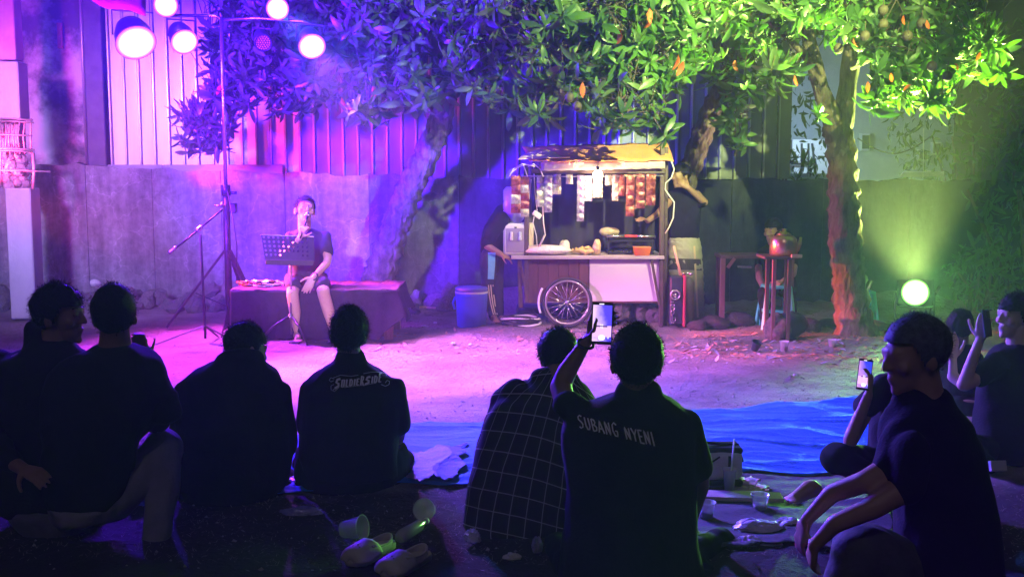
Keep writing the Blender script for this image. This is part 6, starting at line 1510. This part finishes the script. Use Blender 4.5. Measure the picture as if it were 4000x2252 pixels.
# cups
cup(G(2968,2005)+Vector((0,0,.01)), .042, .085, 'clear plastic cup with white ice drink standing on the dark mat', M_cup, fill=mat('milk_ice', (.75,.72,.8), .5))
cup(G(2758,2028), .042, .085, 'clear plastic cup at the elbow of the phone man', M_cup, fill=mat('lilac_drink', (.4,.35,.5), .4))
cup(G(2848,1925), .034, .125, 'tall clear cup with a long white straw in front of the white bag', M_cup, straw=True)
cup(G(1340,2110)+Vector((0,0,.05)), .052, .10, 'clear cup lying on its side left of the pale clogs', M_cup, rot=(R(10),R(78),R(-10)))
cup(G(1660,2030)+Vector((.02,0,.05)), .048, .10, 'clear cup lying on its side above the squashed bottle', M_cup, rot=(R(70),R(-30),R(0)))
bt_ = G(1600,2110); t = thing('plastic_bottle', bt_, 'squashed clear plastic bottle lying between the cups and the clogs', 'bottle')
a_, b_ = G(1560,2125)+Vector((0,0,.03)), G(1660,2065)+Vector((0,0,.035)); d_ = b_-a_
MB().tube([a_, a_+d_*.1, a_+d_*.75, a_+d_*.9, b_], [.022,.03,.028,.013,.012], 14).build('bottle', mat('cloudy_plastic', (.45,.43,.42), .2, alpha=.75, spec=.8), t); MB().tube([b_, b_+d_.normalized()*.018], .014, 12).build('bottle_cap', mat('white_plastic'), t)
# straw
# clogs: pale slip-on sandals, a pair
def clog(c, ang, label, mirror=1):
    m = mat('cream_rubber', (.46,.42,.37), .6, (.52,.48,.42), 9, .002, 60); t = thing('clog', c, label, 'clog', 'pale clogs in the foreground'); q = Matrix.Rotation(R(ang), 3, 'Z'); c = Vector(c)
    # outline of sole (x,y) with toe at +y
    prof = [(-.02,-.13),(.02,-.132),(.042,-.11),(.044,-.05),(.047,.02),(.055,.08),(.048,.125),(.02,.148),(-.02,.145),(-.046,.115),(-.052,.06),(-.042,-.01),(-.041,-.07),(-.038,-.11)]
    prof = [(x*mirror, y) for x, y in prof]
    def ring(sx, sy, z, dy=0): return [c + q @ Vector((x*sx, y*sy+dy, z)) for x, y in prof]
    mb = MB(); R_ = [ring(.95,.97,0), ring(1.06,1.03,.008), ring(1.08,1.04,.028), ring(1.03,1.01,.034), ring(.86,.9,.030), ring(.5,.6,.026)]
    nn = len(prof); vs = [p for r_ in R_ for p in r_]; fs = [(i*nn+k, i*nn+(k+1) % nn, (i+1)*nn+(k+1) % nn, (i+1)*nn+k) for i in range(len(R_)-1) for k in range(nn)]
    fs += [tuple(reversed(range(nn))), tuple((len(R_)-1)*nn+k for k in range(nn))]; mb.add(vs, fs, True); mb.build('sole', m, t)
    up_ = MB(); grid = []
    for i in range(13):
        a = math.pi*i/12; row = []
        for k in range(12):
            v = k/11; y = .040+ .115*v; wd_ = (.052+.012*math.sin(v*2.4))*(1 if v < .7 else math.sqrt(max(0, 1-((v-.7)/.31)**2))); hh = .066*(1-.25*v)*(1 if v < .75 else math.sqrt(max(.02, 1-((v-.75)/.26)**2)))
            yb_ = y - .03*abs(math.cos(a))*(1-v)
            row.append(c + q @ Vector((wd_*math.cos(a)*1.1, yb_, .02+hh*math.sin(a))))
        grid.append(row)
    up_.sheet(grid); o = up_.build('upper', m, t); solid(o, .006)
    path = [(.0555,.07),(.053,.03),(.049,-.01)] + [(.047*math.cos(-i*math.pi/12), -.05-.078*math.sin(i*math.pi/12)) for i in range(0, 13)] + [(-.049,-.01),(-.053,.03),(-.0555,.07)]
    hts = [.070,.058,.050]+[.046+.014*math.sin(i*math.pi/12)**2 for i in range(13)]+[.050,.058,.070]
    wl = MB(); wl.sheet([[c+q @ Vector((x*mirror*(1.0-.05*j), y*(1-.02*j), .015+(h_-.015)*j/3)) for (x, y), h_ in zip(path, hts)] for j in range(4)])
    o = wl.build('heel_wall', m, t); solid(o, .006)
    MB().tube([c+q @ Vector((x*mirror*.86, y*.95, h_)) for (x, y), h_ in zip(path, hts)], .0055, 8).build('collar_rim', m, t)
    for k in range(5): MB().ell(c+q @ Vector(((k-2)*.016, .10+.012*(k % 2), .079-.004*abs(k-2)**1.5)), (.005,.005,.003), seg=8, rings=5).build('vent_hole', M_blkp, t)
clog(G(1455,2170), 152, 'pale open clog on the left of the pair in the foreground')
clog(G(1590,2215), 150, 'pale open clog on the right of the pair, cut by the bottom edge', -1)
# white tote with black straps
bc_ = G(2805,1912); t = thing('tote_bag', bc_, 'boxy grey white cloth bag with black straps and zip standing beside the phone man', 'bag'); w_ = 195*S(5.5); h_ = .155
z0 = .02; mb = MB(); mb.box((bc_.x, bc_.y+.09, z0+h_/2+.02), (w_, .17, h_), bev=.025); bagb = remesh(mb, 'bag_body', mat('grey_canvas', (.42,.40,.40), .85, (.5,.48,.47), 7, .004, 40), t, .01, 4, .008, 18)
MB().box((bc_.x, bc_.y+.09, z0+.012), (w_*1.01, .18, .035), bev=.012).build('bag_base', mat('black_trousers'), t)
MB().box((bc_.x, bc_.y+.09, z0+h_+.02), (w_*1.0, .15, .03), bev=.012).build('bag_lid', mat('black_trousers'), t)
for sx in (-.26,.22): MB().box((bc_.x+sx*w_, bc_.y-.002, z0+h_*.52), (.014,.006,h_*.95)).build('strap', mat('black_trousers'), t)
mb = MB(); mb.bar((bc_.x-.26*w_, bc_.y-.006, z0+h_*.68), (bc_.x+.02*w_, bc_.y-.006, z0+h_*.98), .012, .005); mb.build('strap', mat('black_trousers'), t)
mb = MB(); mb.tube([(bc_.x-.4*w_, bc_.y+.09, z0+h_+.03), (bc_.x-.2*w_, bc_.y+.07, z0+h_+.05), (bc_.x+.1*w_, bc_.y+.08, z0+h_+.04), (bc_.x+.45*w_, bc_.y+.09, z0+h_+.035), (bc_.x+.53*w_, bc_.y+.06, z0+h_*.7)], .008, 6); mb.build('handle', mat('black_trousers'), t)
# right side odds
cc = G(3895,1862); mb = MB(); mb.box((cc.x, cc.y, .06), (.085,.03,.055), Euler((R(-20),0,R(4))).to_matrix(), .003); mb.build('cigarette_packet', mat('pale_card', (.4,.38,.36), .6), label='small pale packet lying in the dark at the right', category='packet')
crumple('plastic_bag', G(3930,1800), (.11,.07,.06), mat('violet_snack_bag'), 'shiny violet lit plastic bag at the right edge', 'plastic bag', 81)
crumple('plastic_bag', G(3820,1700), (.08,.06,.03), M_clr, 'crinkled clear bag between the two people at the right', 'plastic bag', 82)
cup(G(3880,1690), .04, .09, 'clear cup in front of the person at the right edge', M_cup)
# white ball on the wall foot, litter
lump('white_bag', W(372,1105,12.2), (.055,.05,.042), mat('tissue_paper'), 'crumpled white plastic cup caught on the rubble at the left', 'litter', 88)
p = G(1650,1212); MB().tube([G(1585,1208)+Vector((0,0,.03)), p+Vector((0,0,.04)), G(1775,1218)+Vector((0,0,.03))], .012, 6).build('bamboo_pole', M_wood, label='thin pale pole lying on the dirt behind the blue cooler', category='pole')
# gravel on the dirt
pbm = MB(); rr = np.random.default_rng(123)
for _ in range(5200):
    py = 1265+(2240-1265)*rr.random()**1.7; px = rr.uniform(-50, 4050); p = G(px, py); s_ = rr.uniform(.004,.013)*(1.6 if rr.random() < .06 else 1)
    if p.y < 5.75 and rr.random() < .85: continue
    z = gz(p.x, p.y); a = rr.uniform(0, 6.28, 4); h_ = s_*rr.uniform(.5,.9)
    ring_ = [(p.x+s_*math.cos(k*1.57+a[0]*.3)*rr.uniform(.7,1.2), p.y+s_*math.sin(k*1.57+a[0]*.3)*rr.uniform(.7,1.2), z-.002) for k in range(4)]
    pbm.add(ring_+[(p.x+s_*.2*math.cos(a[1]), p.y+s_*.2*math.sin(a[1]), z+h_)], [(0,1,4),(1,2,4),(2,3,4),(3,0,4)])
pbm.build('gravel', mat('grit', (.18,.15,.13), .95, (.4,.35,.31), 7), label='small stones and clods strewn over the dirt yard', kind='stuff')
# fallen leaves and debris
lf = MB(); rr = np.random.default_rng(99)
def scatter(px0, px1, py0, py1, cnt, sz, m, name, lab, kind='stuff', dens=None):
    mb = MB()
    for _ in range(cnt):
        px, py = rr.uniform(px0, px1), py0+(py1-py0)*rr.random()**1.0; p = G(px, py); L = sz*rr.uniform(.4,1.3); a = rr.uniform(0, 6.28); ti = rr.normal()*.25
        d = Vector((math.cos(a), math.sin(a), ti)); s_ = Vector((-math.sin(a), math.cos(a), rr.normal()*.2)); z = gz(p.x, p.y)+.006+abs(ti)*L*.5
        c = Vector((p.x, p.y, z)); mb.add([c-d*L, c+s_*L*.35+Vector((0,0,L*.12)), c+d*L, c-s_*L*.35], [(0,1,2),(0,2,3)])
    return mb.build(name, m, label=lab, kind=kind)
scatter(1300, 2300, 1290, 1400, 420, .03, mat('dry_leaf_a', (.35,.2,.13), .7, (.45,.28,.18), 9), 'fallen_leaves', 'scattered dry leaves on the pink lit dirt before the cart')
scatter(2380, 3650, 1300, 1400, 700, .035, mat('dry_leaf_b', (.42,.22,.12), .7, (.5,.3,.18), 9), 'fallen_leaves', 'dry leaves and litter on the red lit strip of ground')
scatter(2600, 3300, 1330, 1420, 120, .04, mat('litter_scrap', (.2,.2,.28), .4, (.5,.5,.6), 9), 'litter', 'plastic scraps on the ground right of the cart')
scatter(900, 2900, 1960, 2230, 110, .012, mat('foreground_scrap', (.12,.10,.10), .7, (.3,.26,.25), 9), 'litter', 'tiny scraps of paper and leaf on the darkened ground among the audience')
scatter(1500, 3900, 1180, 1290, 900, .03, mat('dry_leaf_c', (.14,.11,.07), .8, (.2,.16,.1), 9), 'fallen_leaves', 'dull leaf litter at the foot of the wall')
gb = MB()
for _ in range(30000):
    py = 1262+(2200-1262)*rr.random()**2.2; px = rr.uniform(-50, 4050); p = G(px, py); a = rr.uniform(0, 6.28); L = rr.uniform(.012,.04)*(1 if p.y > 5.6 else .8); lean = rr.uniform(.1,.55)
    d = Vector((math.cos(a), math.sin(a), lean)).normalized(); w_ = Vector((-math.sin(a), math.cos(a), 0))*.0022*(p.y/6); c = Vector((p.x, p.y, gz(p.x, p.y)+.002)); gb.add([c-w_, c+w_, c+d*L], [(0,1,2)])
gb.build('dry_grass', mat('dry_grass', (.32,.26,.2), .9, (.2,.16,.12), 4), label='short trampled dry grass over the dirt yard', kind='stuff')
for k, (px, py) in enumerate([(1660,1278),(1840,1350),(1770,1345),(2410,1300),(3110,1470),(1700,1265),(2170,1345)]):
    place_mesh('paper_scrap', crumple('paper_scrap', (0,0,-9), (.03,.02,.01), mat('tissue_paper'), None, None, 90+k).data, None, G(px, py)+Vector((0,0,.012)), (0,0,k), label=['small white scrap behind the blue cooler','white scrap on the pink dirt left of the hose coil','torn white scrap below the blue cooler','tiny pale scrap below the white cart panel','round pale scrap on the dark ground before the blue tarpaulin','white scrap near the pole on the dirt','pale paper scrap under the cart wheel'][k], category='paper scrap')
for o in list(COL.objects):
    if o.location.z < -5: bpy.data.objects.remove(o)
